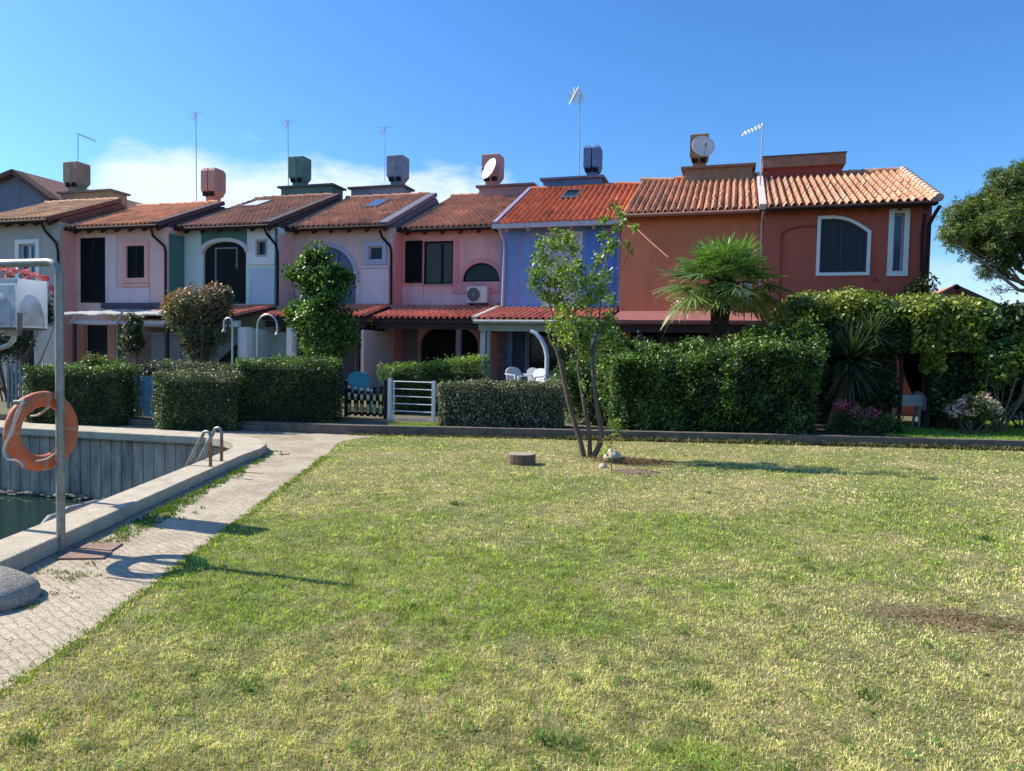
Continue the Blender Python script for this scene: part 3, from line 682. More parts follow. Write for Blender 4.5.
# ---- house 2: pink with dark shutters
i = 1
r1 = thing('terraced_house', ((XL[i]+XR[i])/2, YF[i], 0), 'pale pink terraced house with tall narrow black shutter and orange roof', 'house', 'row of coloured terraced houses')
bA = box_px(i, 80, 237.6, 105.5, 302.8); bB = box_px(i, 127, 245.8, 145, 278); bD = box_px(i, 85, 325, 108, 362)
pinkA = stucco('pale_pink_stucco', (.76,.47,.42)); pinkB = stucco('rose_pink_stucco', (.80,.39,.34)); mauve = stucco('mauve_stucco', (.74,.54,.54))
front_wall(i, holes(i, bA, bB, bD), pinkA, r1)
panel(i, 'wall_panel', None, mauve, r1, .03, out=[(bA[1]+.02, bA[3]+.1), (bA[1]+.55, bA[3]+.1), (bA[1]+.55, bB[2]-.35), (bB[1]+.2, bB[2]-.35), (bB[1]+.2, bA[2]-.05), (bA[1]+.02, bA[2]-.05)][::-1])
surround(i, rect(*bB), .18, pinkB, r1, .04); panel(i, 'sill_band', (bB[0]-.2, bB[1]+.2, bB[2]-.33, bB[2]-.22), pinkB, r1, .07)
o = louvre('shutter', bA[0]+.005, (bA[0]+bA[1])/2-.004, bA[2]+.005, bA[3]-.005, YF[i]+.02, SHUT, r1); louvre('shutter', (bA[0]+bA[1])/2+.004, bA[1]-.005, bA[2]+.005, bA[3]-.005, YF[i]+.02, SHUT, r1)
louvre('shutter', bB[0]+.005, (bB[0]+bB[1])/2-.003, bB[2]+.005, bB[3]-.005, YF[i]+.02, SHUT, r1); louvre('shutter', (bB[0]+bB[1])/2+.003, bB[1]-.005, bB[2]+.005, bB[3]-.005, YF[i]+.02, SHUT, r1)
MB().prism_xz(rect(*bD), YF[i]+.12, YF[i]+.16).build('door', SHUT, r1)
orng = stucco('orange_stucco', (.42,.20,.12)); gq = box_px(i, 76, 325, 117, 362)
panel(i, 'door_surround', (bD[0]-.35, bD[0]-.003, GZ, bD[3]), orng, r1, .03); panel(i, 'door_surround', (bD[1]+.003, bD[1]+.35, GZ, bD[3]), orng, r1, .03)
t, geo = roof_all(i, (.78,.33,.16), r1, vm=mat('verge_plum', (.075,.05,.06), .9, .2), spread=.35, lich=(.42,.27,.17), verge=.3)
chimney(i, 201, 169.5, 226, 200, 25.4, stucco('salmon_concrete', (.46,.26,.22), .15), t, split=True)
downpipe(i, [(151,228),(153,236),(164,246),(165.5,252),(165.5,318)], BROWNMET, r1)
MB().box(XL[i]+.003, XL[i]+.033, YF[0]+.05, YF[1]-.003, 0, EZ[0]-.2).build('side_wall', pinkB, r1)
# ---- house 3: aqua and dark green
i = 2
r2_ = thing('terraced_house', ((XL[i]+XR[i])/2, YF[i], 0), 'pale aqua terraced house with dark green panels and white arched shutters', 'house', 'row of coloured terraced houses')
aq = stucco('aqua_stucco', (.58,.71,.66)); dg = stucco('dark_green_stucco', (.075,.20,.18)); lt = stucco('white_grey_stucco', (.74,.74,.72)); cream = stucco('cream_trim', (.62,.60,.57))
ax0, ax1, az0, az1 = box_px(i, 203, 241.5, 246, 304); zs = az1-.42; arch = arch_out(ax0, ax1, az0, zs, az1)
bW = box_px(i, 258, 241.5, 266, 255); bG1 = box_px(i, 250, 332, 300, 372); bG0 = box_px(i, 190, 335, 225, 372)
front_wall(i, [arch, rect(*bW), rect(*bG1)], aq, r2_)
gx = box_px(i, 201.5, 225, 247.5, 304)
# green field over the arch, cut round it
fld = [(gx[0], zs+.05), (gx[0], EZ[i]-.02), (gx[1], EZ[i]-.02), (gx[1], zs+.05)]+[p for p in grow(arch, .02)[2:]]
panel(i, 'wall_panel', None, dg, r2_, .02, out=fld)
ao = grow(arch, .13)[2:]; ai = arch[2:]
mb = MB(); n = len(ao)
for k in range(n-1): mb.prism_xz([ao[k], ao[k+1], ai[k+1], ai[k]], YF[i]-.07, YF[i]+.003)
mb.build('arch_trim', cream, r2_)
o = MB().prism_xz(grow(arch, -.005), YF[i]+.10, YF[i]+.13).build('shutter', SHUT, r2_)
xm1, xm2 = ax0+(ax1-ax0)*.27, ax0+(ax1-ax0)*.76
mb = MB(); mb.box(xm1-.03, xm1+.03, YF[i]+.06, YF[i]+.098, az0+.0, az1-.2); mb.box(xm2-.03, xm2+.03, YF[i]+.06, YF[i]+.098, az0+1.3, az1-.2); mb.box(xm1+.031, xm2-.031, YF[i]+.065, YF[i]+.098, az1-.26, az1-.2)
mb.build('shutter_rail', mat('grey_rail', (.16,.16,.17), .6), o)
rp = box_px(i, 247.5, 226, 275, 304); zl = PX(i, 260, 263)[1]
panel(i, 'wall_panel', (rp[0], rp[1], zl, EZ[i]-.02), lt, r2_, .025, out=None) if False else None
mb = MB().ring_xz(rect(rp[0], rp[1], zl, EZ[i]-.02), rect(*bW), YF[i]-.03, YF[i]+.003); mb.build('wall_panel', lt, r2_)
panel(i, 'ledge', (rp[0], rp[1], zl-.06, zl-.003), lt, r2_, .07)
panel(i, 'wall_panel', (rp[0]+.12, rp[1], rp[2], zl-.2), stucco('aqua_light', (.44,.55,.62)), r2_, .03)
window(i, rect(*bW), r2_, mat('frame_grey', (.2,.2,.22), .6), GLASS, .03, .1)
surround(i, rect(*bW), .07, mat('beige_trim', (.40,.36,.34), .8), r2_, .045)
pil = box_px(i, 275, 226, 278, 304); panel(i, 'corner_strip', (rp[1]+.004, XR[i]-.01, .15, EZ[i]-.02), dg, r2_, .03)
panel(i, 'corner_strip', (XL[i]+.005, PX(i, 183, 260)[0], .15, EZ[i]-.02), dg, r2_, .03)
mb = MB().box(XL[i]+.003, XL[i]+.033, YF[1]+.05, YF[2]-.035, 0, EZ[1]-.2); mb.build('side_wall', dg, r2_)
t, geo = roof_all(i, (.46,.22,.14), r2_, vm=mat('verge_dark', (.06,.045,.05), .9, .2), lich=(.30,.19,.13), verge=.35)
GREENC = mat('green_concrete', (.10,.20,.17), .9, .2, 3, .3, 40, stain=(.05,.09,.08), stain_amt=.5)
chimney(i, 289, 158, 311, 186, 26.8, GREENC, t, slab=(278,184.5,345,193.5), slab_m=mat('slab_green', (.06,.10,.10), .9, .2))
skylight(i, 247, 201, 267, 206, geo, t, mat('skylight_white', (.6,.6,.6), .3))
downpipe(i, [(264.5,229),(267,234),(276,245),(277.5,252),(277.5,306)], SHUT, r2_)
# ---- house 4: mauve with big blue arch
i = 3
r3 = thing('terraced_house', ((XL[i]+XR[i])/2, YF[i], 0), 'mauve terraced house with wide blue arched window and square window', 'house', 'row of coloured terraced houses')
mv = stucco('mauve_pink_stucco', (.66,.47,.44)); mv2 = stucco('lilac_trim', (.42,.42,.56)); mv3 = stucco('mauve_light', (.67,.54,.57))
a0, a1, c0, c1 = box_px(i, 300, 247, 356, 305); zs = PX(i, 330, 282)[1]; arch = arch_out(a0, a1, c0, zs, c1)
bW = box_px(i, 369, 246.5, 382.5, 260); bG = box_px(i, 284, 325, 340, 374); bG2 = box_px(i, 356, 322, 384, 375)
front_wall(i, [arch, rect(*bW), rect(*bG), rect(*bG2)], mv, r3)
ao = grow(arch, .12)[2:]; ai = arch[2:]; mb = MB()
for k in range(len(ao)-1): mb.prism_xz([ao[k], ao[k+1], ai[k+1], ai[k]], YF[i]-.05, YF[i]+.003)
mb.build('arch_trim', mv2, r3)
window(i, arch, r3, mat('bluegrey_frame', (.13,.16,.24), .6), mat('bluegrey_shutter', (.08,.12,.22), .5, .2), .07, .12, (.33,.66))
surround(i, rect(*bW), .16, mv2, r3, .04); window(i, rect(*bW), r3, mv2, GLASS, .04, .1)
z = PX(i, 375, 267)[1]; lw = box_px(i, 362, 267, 389, 306); panel(i, 'ledge', (lw[0], lw[1], z-.04, z+.03), mv3, r3, .07); panel(i, 'wall_panel', (lw[0], lw[1], lw[2], z-.05), mv3, r3, .03)
window(i, rect(*bG), r3, WOODDK, GLASS, .06, .14, (.5,))
# white door grille
gr_ = MB().prism_xz(rect(*bG2), YF[i]+.18, YF[i]+.2).build('door', SHUT, r3); mb = MB()
for u in np.linspace(.04, .96, 7): x = bG2[0]+(bG2[1]-bG2[0])*u; mb.box(x-.012, x+.012, YF[i]+.12, YF[i]+.14, bG2[2], bG2[3])
for u in (.05,.3,.38,.62,.7,.96): zz = bG2[2]+(bG2[3]-bG2[2])*u; mb.box(bG2[0], bG2[1], YF[i]+.141, YF[i]+.155, zz-.014, zz+.014)
mb.build('door_grille', mat('grey_grille', (.32,.33,.35), .5), gr_)
t, geo = roof_all(i, (.52,.25,.15), r3, vm=mat('verge_mauvegrey', (.14,.125,.17), .9, .2), lich=(.36,.22,.15), verge=.36)
BLUEC = mat('bluegrey_concrete', (.17,.22,.30), .9, .2, 3, .3, 40, stain=(.38,.38,.40), stain_amt=.45, stain_scale=1.5)
chimney(i, 387, 157, 409, 185, 27.8, BLUEC, t, slab=(348,185.5,413,193), slab_m=mat('slab_dark', (.09,.09,.09), .9, .2))
skylight(i, 369, 200, 385, 206.5, geo, t)
downpipe(i, [(380,231),(382,237),(390,246),(391.3,252),(391.3,305)], SHUT, r3)
MB().box(XL[i]+.003, XL[i]+.033, YF[2]+.05, YF[3]-.003, 0, EZ[2]-.2).build('side_wall', mv, r3)
# ---- house 5: bright pink
i = 4
r4 = thing('terraced_house', ((XL[i]+XR[i])/2, YF[i], 0), 'bright pink terraced house with half moon window and one open black shutter', 'house', 'row of coloured terraced houses')
pk = stucco('bright_pink_stucco', (.84,.42,.40)); pk2 = stucco('deep_pink_stucco', (.78,.30,.30)); pk3 = stucco('lilac_pink_stucco', (.80,.47,.50))
bA = box_px(i, 423.5, 241, 453, 284); hm = box_px(i, 463, 262.8, 500, 281.6); half = arch_out(hm[0], hm[1], hm[2], hm[2]+.04, hm[3], 18)
bG = box_px(i, 419, 325, 478, 375); gate_o = arch_out(bG[0], bG[1], .13, bG[3]-.7, bG[3])
front_wall(i, [rect(*bA), half, gate_o], pk, r4)
mb = MB(); o1 = grow(half, .17)[2:]; i1 = half[2:]
for k in range(len(o1)-1): mb.prism_xz([o1[k], o1[k+1], i1[k+1], i1[k]], YF[i]-.04, YF[i]+.003)
mb.build('arch_trim', pk2, r4)
panel(i, 'wall_band', (bA[1]+.02, hm[1]+.12, hm[2]-.42, hm[2]-.03), pk2, r4, .045)
panel(i, 'wall_band', (bA[1]+.02, bA[1]+.2, hm[2]-.028, bA[3]+.1), pk2, r4, .04)
sx = box_px(i, 406, 241, 423, 283)
panel(i, 'wall_band', (XL[i]+.01, sx[0]-.12, sx[2]-.9, EZ[i]-.05), pk2, r4, .03)
lp = box_px(i, 401, 287, 423, 307); panel(i, 'wall_panel', (lp[0], lp[1], lp[2], lp[3]), pk3, r4, .05); panel(i, 'wall_panel', (lp[1]+.005, hm[1]+.1, lp[2], hm[2]-.43), pk3, r4, .025)
louvre('shutter', sx[0], sx[1]-.01, sx[2], sx[3], YF[i]-.075, SHUT, r4)
w = window(i, rect(*bA), r4, SHUT, mat('curtain_glass', (.03,.024,.024), .3), .06, .10, (.62,)); 
panel(i, 'sill', (bA[0]-.04, bA[1]+.04, bA[2]-.05, bA[2]-.003), mat('sill_stone', (.3,.25,.25), .8), r4, .06)
window(i, half, r4, SHUT, GLASS, .05, .08)
MB().prism_xz(grow(gate_o, -.01), YF[i]+.2, YF[i]+.215).build('door', SHUT, r4)
t, geo = roof_all(i, (.54,.255,.15), r4, vm=mat('verge_pinkgrey', (.27,.17,.19), .9, .2), lich=(.40,.26,.18), verge=.22, left_verge=.05)
chimney(i, 482, 156, 504, 185, 28.3, stucco('pink_concrete', (.47,.25,.24), .15), t, slab=(476,184,541,193), slab_m=mat('slab_pink', (.26,.17,.16), .9, .2))
MB().box(XL[i]+.003, XL[i]+.033, YF[3]+.05, YF[4]-.003, 0, EZ[3]-.2).build('side_wall', pk2, r4)
# ---- house 6: blue
i = 5
r5 = thing('terraced_house', ((XL[i]+XR[i])/2, YF[i], 0), 'cobalt blue terraced house with bright orange roof and white shutters', 'house', 'row of coloured terraced houses')
bl = stucco('cobalt_stucco', (.17,.30,.58), .05); bl2 = stucco('cobalt_bright', (.10,.25,.62), .05); lil = stucco('lilac_line', (.36,.27,.43))
bS = box_px(i, 545, 232, 582, 307); bq = box_px(i, 604.5, 229, 613, 236); bG = box_px(i, 512, 330, 525, 378); bG2 = box_px(i, 527, 330, 590, 374)
front_wall(i, [rect(*bS), rect(*bG), rect(*bG2)], bl, r5)
ax0, ax1, c0, c1 = box_px(i, 516, 234, 560, 307); arch = arch_out(ax0, ax1+.3, c0, c1-.35, c1); mb = MB(); o1 = arch[2:]; i1 = grow(arch, -.05)[2:]
for k in range(len(o1)-1):
    if o1[k+1][0] < bS[0]-.02: mb.prism_xz([o1[k], o1[k+1], i1[k+1], i1[k]], YF[i]-.025, YF[i]+.003)
mb.prism_xz([(ax0, c0), (ax0, c1-.35), (ax0+.05, c1-.35), (ax0+.05, c0)], YF[i]-.025, YF[i]+.003)
mb.build('arch_line', lil, r5)
WSH = mat('white_shutter', (.66,.60,.66), .6, .05)
xm = (bS[0]+bS[1])/2
louvre('shutter', bS[0]+.004, xm-.004, bS[2]+.004, bS[3]-.004, YF[i]-.02, WSH, r5); louvre('shutter', xm+.004, bS[1]-.004, bS[2]+.004, bS[3]-.004, YF[i]-.02, WSH, r5)
panel(i, 'vent_cover', bq, lil, r5, .03)
panel(i, 'wall_panel', (bS[1]+.08, XR[i]-.25, bS[2], EZ[i]-.05), bl2, r5, .015)
DB = mat('dark_blue_paint', (.03,.05,.12), .5); window(i, rect(*bG), r5, DB, mat('dark_blue_door', (.02,.035,.075), .4), .05, .08, name='door'); window(i, rect(*bG2), r5, mat('sage_frame', (.2,.25,.22), .5), GLASS, .06, .1, (.5,))
t, geo = roof_all(i, (.68,.21,.095), r5, vm=None, spread=.22, verge=.12, soff=mat('pale_rafter', (.45,.36,.36), .8), gm=mat('lilac_gutter', (.40,.36,.40), .5), rx=XR[i]-.05)
ye, ze, yr, zr = geo; MB().bar((XL[i]-.08, ye-.02, ze+.09), (XL[i]-.08, yr+.05, zr+.12), .14, .16).build('verge', mat('verge_blue', (.25,.22,.33), .9), t)
MB().box(XL[i]-.15, XR[i]-.05, ye-.14, ye-.1, ze-.08, ze+.07).build('fascia', mat('lilac_fascia', (.46,.41,.46), .6), t)
chimney(i, 583, 147, 603, 176, 27.5, mat('blue_concrete', (.10,.17,.33), .9, .2, 3, .3, 40), t, split=True, slab=(540,176.5,608,187), slab_m=mat('slab_blue', (.15,.17,.24), .9, .2))
sk = skylight(i, 562, 190, 581, 197.5, geo, t, GLASS)
MB().tube([V(497,225,YF[i]-.5), V(500,231,YF[i]-.3), V(504,240,YF[i]-.09), V(504.5,250,YF[i]-.08), V(502.5,306,YF[i]-.08)], .05, 8).build('downpipe', mat('grey_pink_pipe', (.42,.36,.40), .5), r5, True)
MB().tube([V(621,222,YF[i]-.3), V(619.5,232,YF[i]-.08), V(619,306,YF[i]-.08)], .045, 8).build('downpipe', mat('blue_pipe', (.25,.3,.6), .5), r5, True)
# ---- house 7: terracotta
i = 6
r6 = thing('terraced_house', ((XL[i]+XR[i])/2, YF[i], 0), 'terracotta orange red terraced house behind the palm with plain upper wall', 'house', 'row of coloured terraced houses')
tc_ = stucco('terracotta_stucco', (.62,.19,.09)); bq = box_px(i, 728, 285, 749, 303); bG = box_px(i, 630, 330, 715, 382)
front_wall(i, [rect(*bq), rect(*bG)], tc_, r6); window(i, rect(*bq), r6, WHITEP, mat('pale_blind', (.5,.55,.62), .5), .07, .08, (.5,)); surround(i, rect(*bq), .07, WHITEP, r6)
window(i, rect(*bG), r6, WOODDK, GLASS, .06, .12, (.33,.66))
t, geo = roof_all(i, (.62,.30,.17), r6, vm=None, spread=.35, rx=XR[i]-.14, lich=(.36,.26,.19), left_verge=.08, gm=mat('terracotta_gutter', (.3,.14,.1), .6), soff=mat('terracotta_rafter', (.2,.07,.045), .8))
ye, ze, yr, zr = geo; MB().bar((XR[i]-.04, ye-.05, ze+.1), (XR[i]-.04, yr+.05, zr+.14), .19, .17).build('verge', mat('pale_verge', (.56,.47,.43), .8, .1), t)
MB().tube([V(763,212,YF[i]-.45), V(762,222,YF[i]-.08), V(760.5,275,YF[i]-.08), V(760,330,YF[i]-.08)], .042, 8).build('downpipe', mat('pale_pipe', (.55,.42,.40), .5), r6, True)
chimney(i, 690, 136, 709, 167, 26.5, mat('brown_concrete', (.25,.16,.10), .9, .25, 4, .4, 40), t, slab=(681,165,757,178), slab_m=mat('slab_brown', (.22,.13,.09), .9, .2))
# ---- house 8: maroon
i = 7
r7 = thing('terraced_house', ((XL[i]+XR[i])/2, YF[i], 0), 'maroon red end house with white framed curved top window at the right end', 'house', 'row of coloured terraced houses')
mr = stucco('maroon_stucco', (.45,.11,.07)); mr2 = stucco('maroon_line', (.26,.055,.045))
x0_, x1_, c0, c1 = box_px(i, 820, 218.5, 867, 272.5)
W8 = x1_-x0_
cw_ = [(x0_, c0), (x1_, c0), (x1_, c1-.42), (x1_-W8*.12, c1-.30), (x1_-W8*.25, c1-.19), (x1_-W8*.4, c1-.09), (x1_-W8*.55, c1-.03), (x1_-W8*.72, c1), (x0_, c1)]
bT = box_px(i, 893, 213.5, 903.5, 271.5); bG = box_px(i, 893, 350, 938, 420); bG2 = box_px(i, 800, 330, 860, 372)
front_wall(i, [cw_, rect(*bT), rect(*bG), rect(*bG2)], mr, r7)
surround(i, cw_, .09, WHITEP, r7, .05); surround(i, rect(*bT), .13, WHITEP, r7, .05)
NAVY = mat('navy_shutter', (.012,.017,.028), .5, .15)
w = window(i, cw_, r7, mat('navy_frame', (.03,.04,.06), .5), NAVY, .05, .08, (.45,)); window(i, rect(*bT), r7, mat('greyframe', (.4,.42,.44), .5), BGLASS, .05, .13)
window(i, rect(*bG), r7, WOODDK, GLASS, .06, .12, (.5,)); window(i, rect(*bG2), r7, WOODDK, GLASS, .06, .12, (.5,))
ax0, ax1, c0, c1 = box_px(i, 780, 226, 812, 302); mb = MB(); arch = arch_out(ax0, ax1+.5, c0, c1-.25, c1); o1 = arch[2:]; i1 = grow(arch, -.05)[2:]
for k in range(len(o1)-1):
    if o1[k+1][0] < x0_-.15: mb.prism_xz([o1[k], o1[k+1], i1[k+1], i1[k]], YF[i]-.03, YF[i]+.003)
mb.prism_xz([(ax0, c0), (ax0, c1-.25), (ax0+.05, c1-.25), (ax0+.05, c0)], YF[i]-.03, YF[i]+.003)
mb.build('arch_line', mr2, r7)
t, geo = roof_all(i, (.58,.29,.17), r7, vm=None, spread=.35, rx=XR[i]+.02, left_verge=.06, gm=BROWNMET, lich=(.50,.36,.25), soff=mat('maroon_rafter', (.10,.035,.03), .8), cap=True)
ye, ze, yr, zr = geo; mb = MB()
for k in range(13):
    a_, b_ = k/13, (k+1)/13+.01; mb.tube([(XR[i]+.06, ye+(yr-ye)*a_, ze+.12+(zr-ze)*a_+.02), (XR[i]+.06, ye+(yr-ye)*b_, ze+.12+(zr-ze)*b_)], [.12, .10], 8)
mb.build('verge_tiles', mat('verge_tile', (.55,.36,.27), .85, .25, 4), t, True)
MB().tube([V(940,206,YF[i]-.5), V(936,212,YF[i]-.35), V(929,225,YF[i]-.08), V(926,270,YF[i]-.08), V(925,330,YF[i]-.08)], .05, 8).build('downpipe', BROWNMET, r7, True)
MB().tube([V(925,214,YF[i]-.1), V(922,235,YF[i]-.08), V(920,330,YF[i]-.08)], .04, 8).build('downpipe', BROWNMET, r7, True)
MB().box(PX(i,873,280)[0], PX(i,876,280)[0], YF[i]-.05, YF[i]+.003, PX(i,875,281)[1], PX(i,875,277)[1]).build('wall_socket', mr2, r7)
a = V(763, 160, 26.2)[0]; b = V(846, 160, 26.2)[0]; z1 = V(800, 155.5, 26.2)[2]
MB().box(a, b, 26.2, 28, z1-.35, z1).build('cover_slab', mat('slab_maroon', (.26,.13,.09), .9, .2), t); MB().box(a+.1, b-.1, 26.35, 27.9, z1-1.2, z1-.352).build('chimney_base', mr2, t)
MB().box(a-.02, b+.02, 26.17, 26.9, z1+.002, z1+.05).build('slab_flashing', mat('slab_top', (.10,.09,.10), .9, .2), t)

# ---- porches
def shaded_lower_wall(i, root, m, cuts, top):  # greyer base panels, with porch shade also painted into their dark colour
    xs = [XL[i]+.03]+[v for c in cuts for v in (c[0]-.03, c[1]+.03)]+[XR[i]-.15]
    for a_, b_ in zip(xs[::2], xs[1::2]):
        if b_-a_ > .05: MB().box(a_, b_, YF[i]-.02, YF[i]+.003, .1, top).build('shaded_lower_wall', m, root)
shaded_lower_wall(3, r3, stucco('grey_mauve_shaded_base', (.20,.165,.17)), [box_px(3,284,325,340,374)[:2], box_px(3,356,322,384,375)[:2]], 2.6)
shaded_lower_wall(4, r4, stucco('dusky_mauve_shaded_base', (.22,.15,.16)), [box_px(4,419,325,478,375)[:2]], 2.7)
shaded_lower_wall(1, r1, stucco('grey_shaded_base', (.30,.26,.25)), [(box_px(1,85,325,108,362)[0]-.35, box_px(1,85,325,108,362)[1]+.35)], 2.4)
def porch(i, root, top_px, front_px, y_off, base, x_l=None, x_r=None, lm=None, posts=(), beam=None, gutter=None, name='porch_roof', skip_tiles=False):
    yb = YF[i]-.004; yf = YF[i]-y_off; zt = float(V(top_px[0], top_px[1], yb)[2]); zf = float(V(front_px[0], front_px[1], yf)[2])
    x0 = XL[i]+.05 if x_l is None else x_l; x1 = XR[i]-.05 if x_r is None else x_r
    if skip_tiles:
        p = MB().add([(x0,yf,zf),(x1,yf,zf),(x1,yb,zt),(x0,yb,zt),(x0,yf,zf-.1),(x1,yf,zf-.1),(x1,yb,zt-.1),(x0,yb,zt-.1)], [(0,1,2,3),(7,6,5,4),(0,4,5,1),(1,5,6,2),(2,6,7,3),(3,7,4,0)]).build(name, base, root)
    else:
        p = tiles(x0, x1, yf, zf, yb, zt, base, root, name, cw=.2, cl=.36, spread=.2)
        MB().add([(x0,yf+.03,zf-.03),(x1,yf+.03,zf-.03),(x1,yb,zt-.03),(x0,yb,zt-.03),(x0,yf+.03,zf-.12),(x1,yf+.03,zf-.12),(x1,yb,zt-.12),(x0,yb,zt-.12)], [(0,1,2,3),(7,6,5,4),(0,4,5,1),(1,5,6,2),(2,6,7,3),(3,7,4,0)]).build('porch_deck', WOODDK, p)
    if beam is not None: MB().box(x0+.05, x1-.05, yf+.15, yf+.33, zf-.34, zf-.125).build('porch_beam', beam, root)
    if gutter is not None: MB().tube([(x0-.05, yf-.05, zf-.06), (x1+.05, yf-.05, zf-.06)], .06, 8).build('gutter', gutter, root, True)
    for (px_, w_, m_) in posts:
        x = float(V(px_, 340, yf+.24)[0]); MB().box(x-w_/2, x+w_/2, yf+.24-w_/2, yf+.24+w_/2, GZ-.03, zf-.34).build('post', m_, root)
    return yf, zf
redt = (.64,.21,.12)
for i_, m_ in ((1,pinkA),(2,aq),(3,mv),(4,pk),(6,tc_)):
    MB().box(XR[i_]-.12, XR[i_]-.004, YF[i_]-2.0, YF[i_]-.003, .1, 2.35).build('added_shade_wall', m_, [r0,r1,r2_,r3,r4,r5,r6,r7][i_])  # divider walls added to keep sky light off the lower floors

porch(2, r2_, (262,307), (262,316.5), 2.2, redt, posts=((246,.26,lt),(291,.2,lt)), beam=lt)
porch(3, r3, (370,306), (345,317), 1.9, redt, posts=((300,.14,WOODDK),), beam=WOODDK)
yf5, zf5 = porch(4, r4, (440,307), (420,318.5), 2.3, (.66,.21,.13), posts=((372,.13,WOODDK),(459,.16,mat('mauve_post', (.15,.11,.12), .8))), beam=WOODDK)
MB().bar((XR[4]-.07, yf5-.02, zf5+.02), (XR[4]-.07, YF[4]-.01, zf5+.02+.62), .12, .10).build('verge', mat('porch_verge', (.25,.08,.07), .9), r4)
sage = mat('sage_paint', (.27,.31,.24), .6)
yf6, zf6 = porch(5, r5, (560,309), (560,320), 2.5, (.66,.23,.15), posts=((484,.12,mat('aqua_post', (.30,.42,.45), .6)),(489,.10,sage),(600,.14,sage)), beam=sage, gutter=mat('grey_green_gutter', (.33,.36,.33), .5))
MB().bar((XL[5]-.02, yf6, zf6+.05), (XL[5]-.02, YF[5]-.01, zf6+.05+.52), .14, .10).build('verge', mat('porch_verge_grey', (.40,.37,.38), .8), r5)
# rough stone pier under the blue porch
st = MB(); xs0 = float(V(500.5, 345, YF[5]-.02)[0])
for k in range(15):
    for j in range(3): st.box(xs0-.25+j*.17+rng.uniform(-.02,.02), xs0-.10+j*.17, YF[5]-.06-rng.uniform(0,.05), YF[5]-.003, .16+k*.155, .16+k*.155+.13)
st.build('stone_facing', mat('rubble', (.2,.19,.18), .95, .4, 6), r5)
porch(6, r6, (650,311), (650,320), 2.3, mat('maroon_felt', (.24,.085,.08), .9, .2), beam=WOODDK, posts=((640,.14,WOODDK),(745,.14,WOODDK)), skip_tiles=True)
# white grille and hanging reed pergola in front of house 2
pg = thing('pergola', (float(V(115,318,19.2)[0]), 19.2, GZ), 'flat pergola with wavy reed roofing and white beam in front of pale pink house', 'pergola')
xa, xb = float(V(52,318,19.0)[0]), float(V(172,318,19.0)[0]); zp = float(V(115,314,19.0)[2]); zw = float(V(115,309,21.1)[2])
X_, Y_ = np.meshgrid(np.linspace(xa, xb, 90), np.linspace(19.0, 21.1, 24)); Pp = np.stack([X_.ravel(), Y_.ravel(), np.zeros(X_.size)], 1)
Z_ = zp+(zw-zp)*(Pp[:,1]-19.0)/2.1+.07*(vn3(Pp, 2.6, 5)-.5)+.035*(vn3(Pp, 9, 6)-.5); Pp[:,2] = Z_
q = np.arange(90*24).reshape(24, 90); F_ = np.stack([q[:-1,:-1].ravel(), q[:-1,1:].ravel(), q[1:,1:].ravel(), q[1:,:-1].ravel()], 1)
ro = npmesh('reed_roof', Pp, F_, mat('grey_reed', (.38,.37,.36), .95, .4, 12, stretch=(8,1,1)), pg); sm = ro.modifiers.new('thick', 'SOLIDIFY'); sm.thickness = .06
z2 = float(V(120,322.5,18.9)[2]); mb = MB().box(float(V(72,322,18.9)[0]), float(V(170,322,18.9)[0]), 18.85, 18.93, z2-.05, z2+.05); mb.build('beam', mat('pale_beam', (.42,.42,.45), .6), pg)
for px_ in (72, 118, 165):
    x = float(V(px_, 322, 18.9)[0]); MB().bar((x, 18.82, z2-.06), (x+.28, 18.85, z2+.42 if px_ == 118 else z2+.28), .05).build('strut', mat('pale_strut', (.4,.4,.42), .6), pg)
    MB().box(x-.05, x+.05, 18.94, 19.04, GZ, z2).build('post', WOODDK, pg)
mb = MB().box(xa, xb, 21.0, 21.13, zw+.02, zw+.22); mb.build('flashing', mat('plum_flashing', (.10,.07,.09), .8), pg)
MB().box(XL[1]+1.9, XL[1]+1.95, 18.9, 21.1, .13, 1.1)
# privacy screen between gardens of houses 2 and 3
sc = MB().box(float(V(151,345,19.5)[0]), float(V(193,345,19.5)[0]), 19.5, 19.56, .13, float(V(170,336,19.5)[2])); sc.box(float(V(148,333,19.5)[0]), float(V(196,333,19.5)[0]), 19.47, 19.59, float(V(170,335.5,19.5)[2]), float(V(170,332.5,19.5)[2]))
tag(sc.build('privacy_screen', mat('grey_screen', (.17,.165,.17), .8, .1), origin=(float(V(172,345,19.5)[0]),19.5,.13)), 'grey garden screen behind the red leaved shrub', 'screen')

# far left gabled house
r8 = thing('gabled_house', (-33, 27, 0), 'blue grey gabled house with dark brown verge beyond the left end', 'house')
gw = stucco('bluegrey_stucco', (.15,.18,.24)); Yg = 24.6
pk_ = V(19, 173, Yg); rt = V(52, 199, Yg); lf = V(-70, 207, Yg); gl = [(lf[0], -.1), (rt[0]+.05, -.1), (rt[0]+.05, rt[2]-.15), (pk_[0], pk_[2]-.12), (lf[0], lf[2]-.15)]
MB().prism_xz(gl, Yg, Yg+9).build('wall', gw, r8); sv2 = mat('dark_roof_edge', (.075,.035,.03), .8, .2)
mb = MB(); mb.bar((pk_[0]-.02, Yg-.1, pk_[2]), (rt[0]+.25, Yg-.1, rt[2]-.12), .5, .2); mb.bar((pk_[0]+.02, Yg-.1, pk_[2]), (lf[0]-.2, Yg-.1, lf[2]-.12), .5, .2); mb.build('verge', sv2, r8)
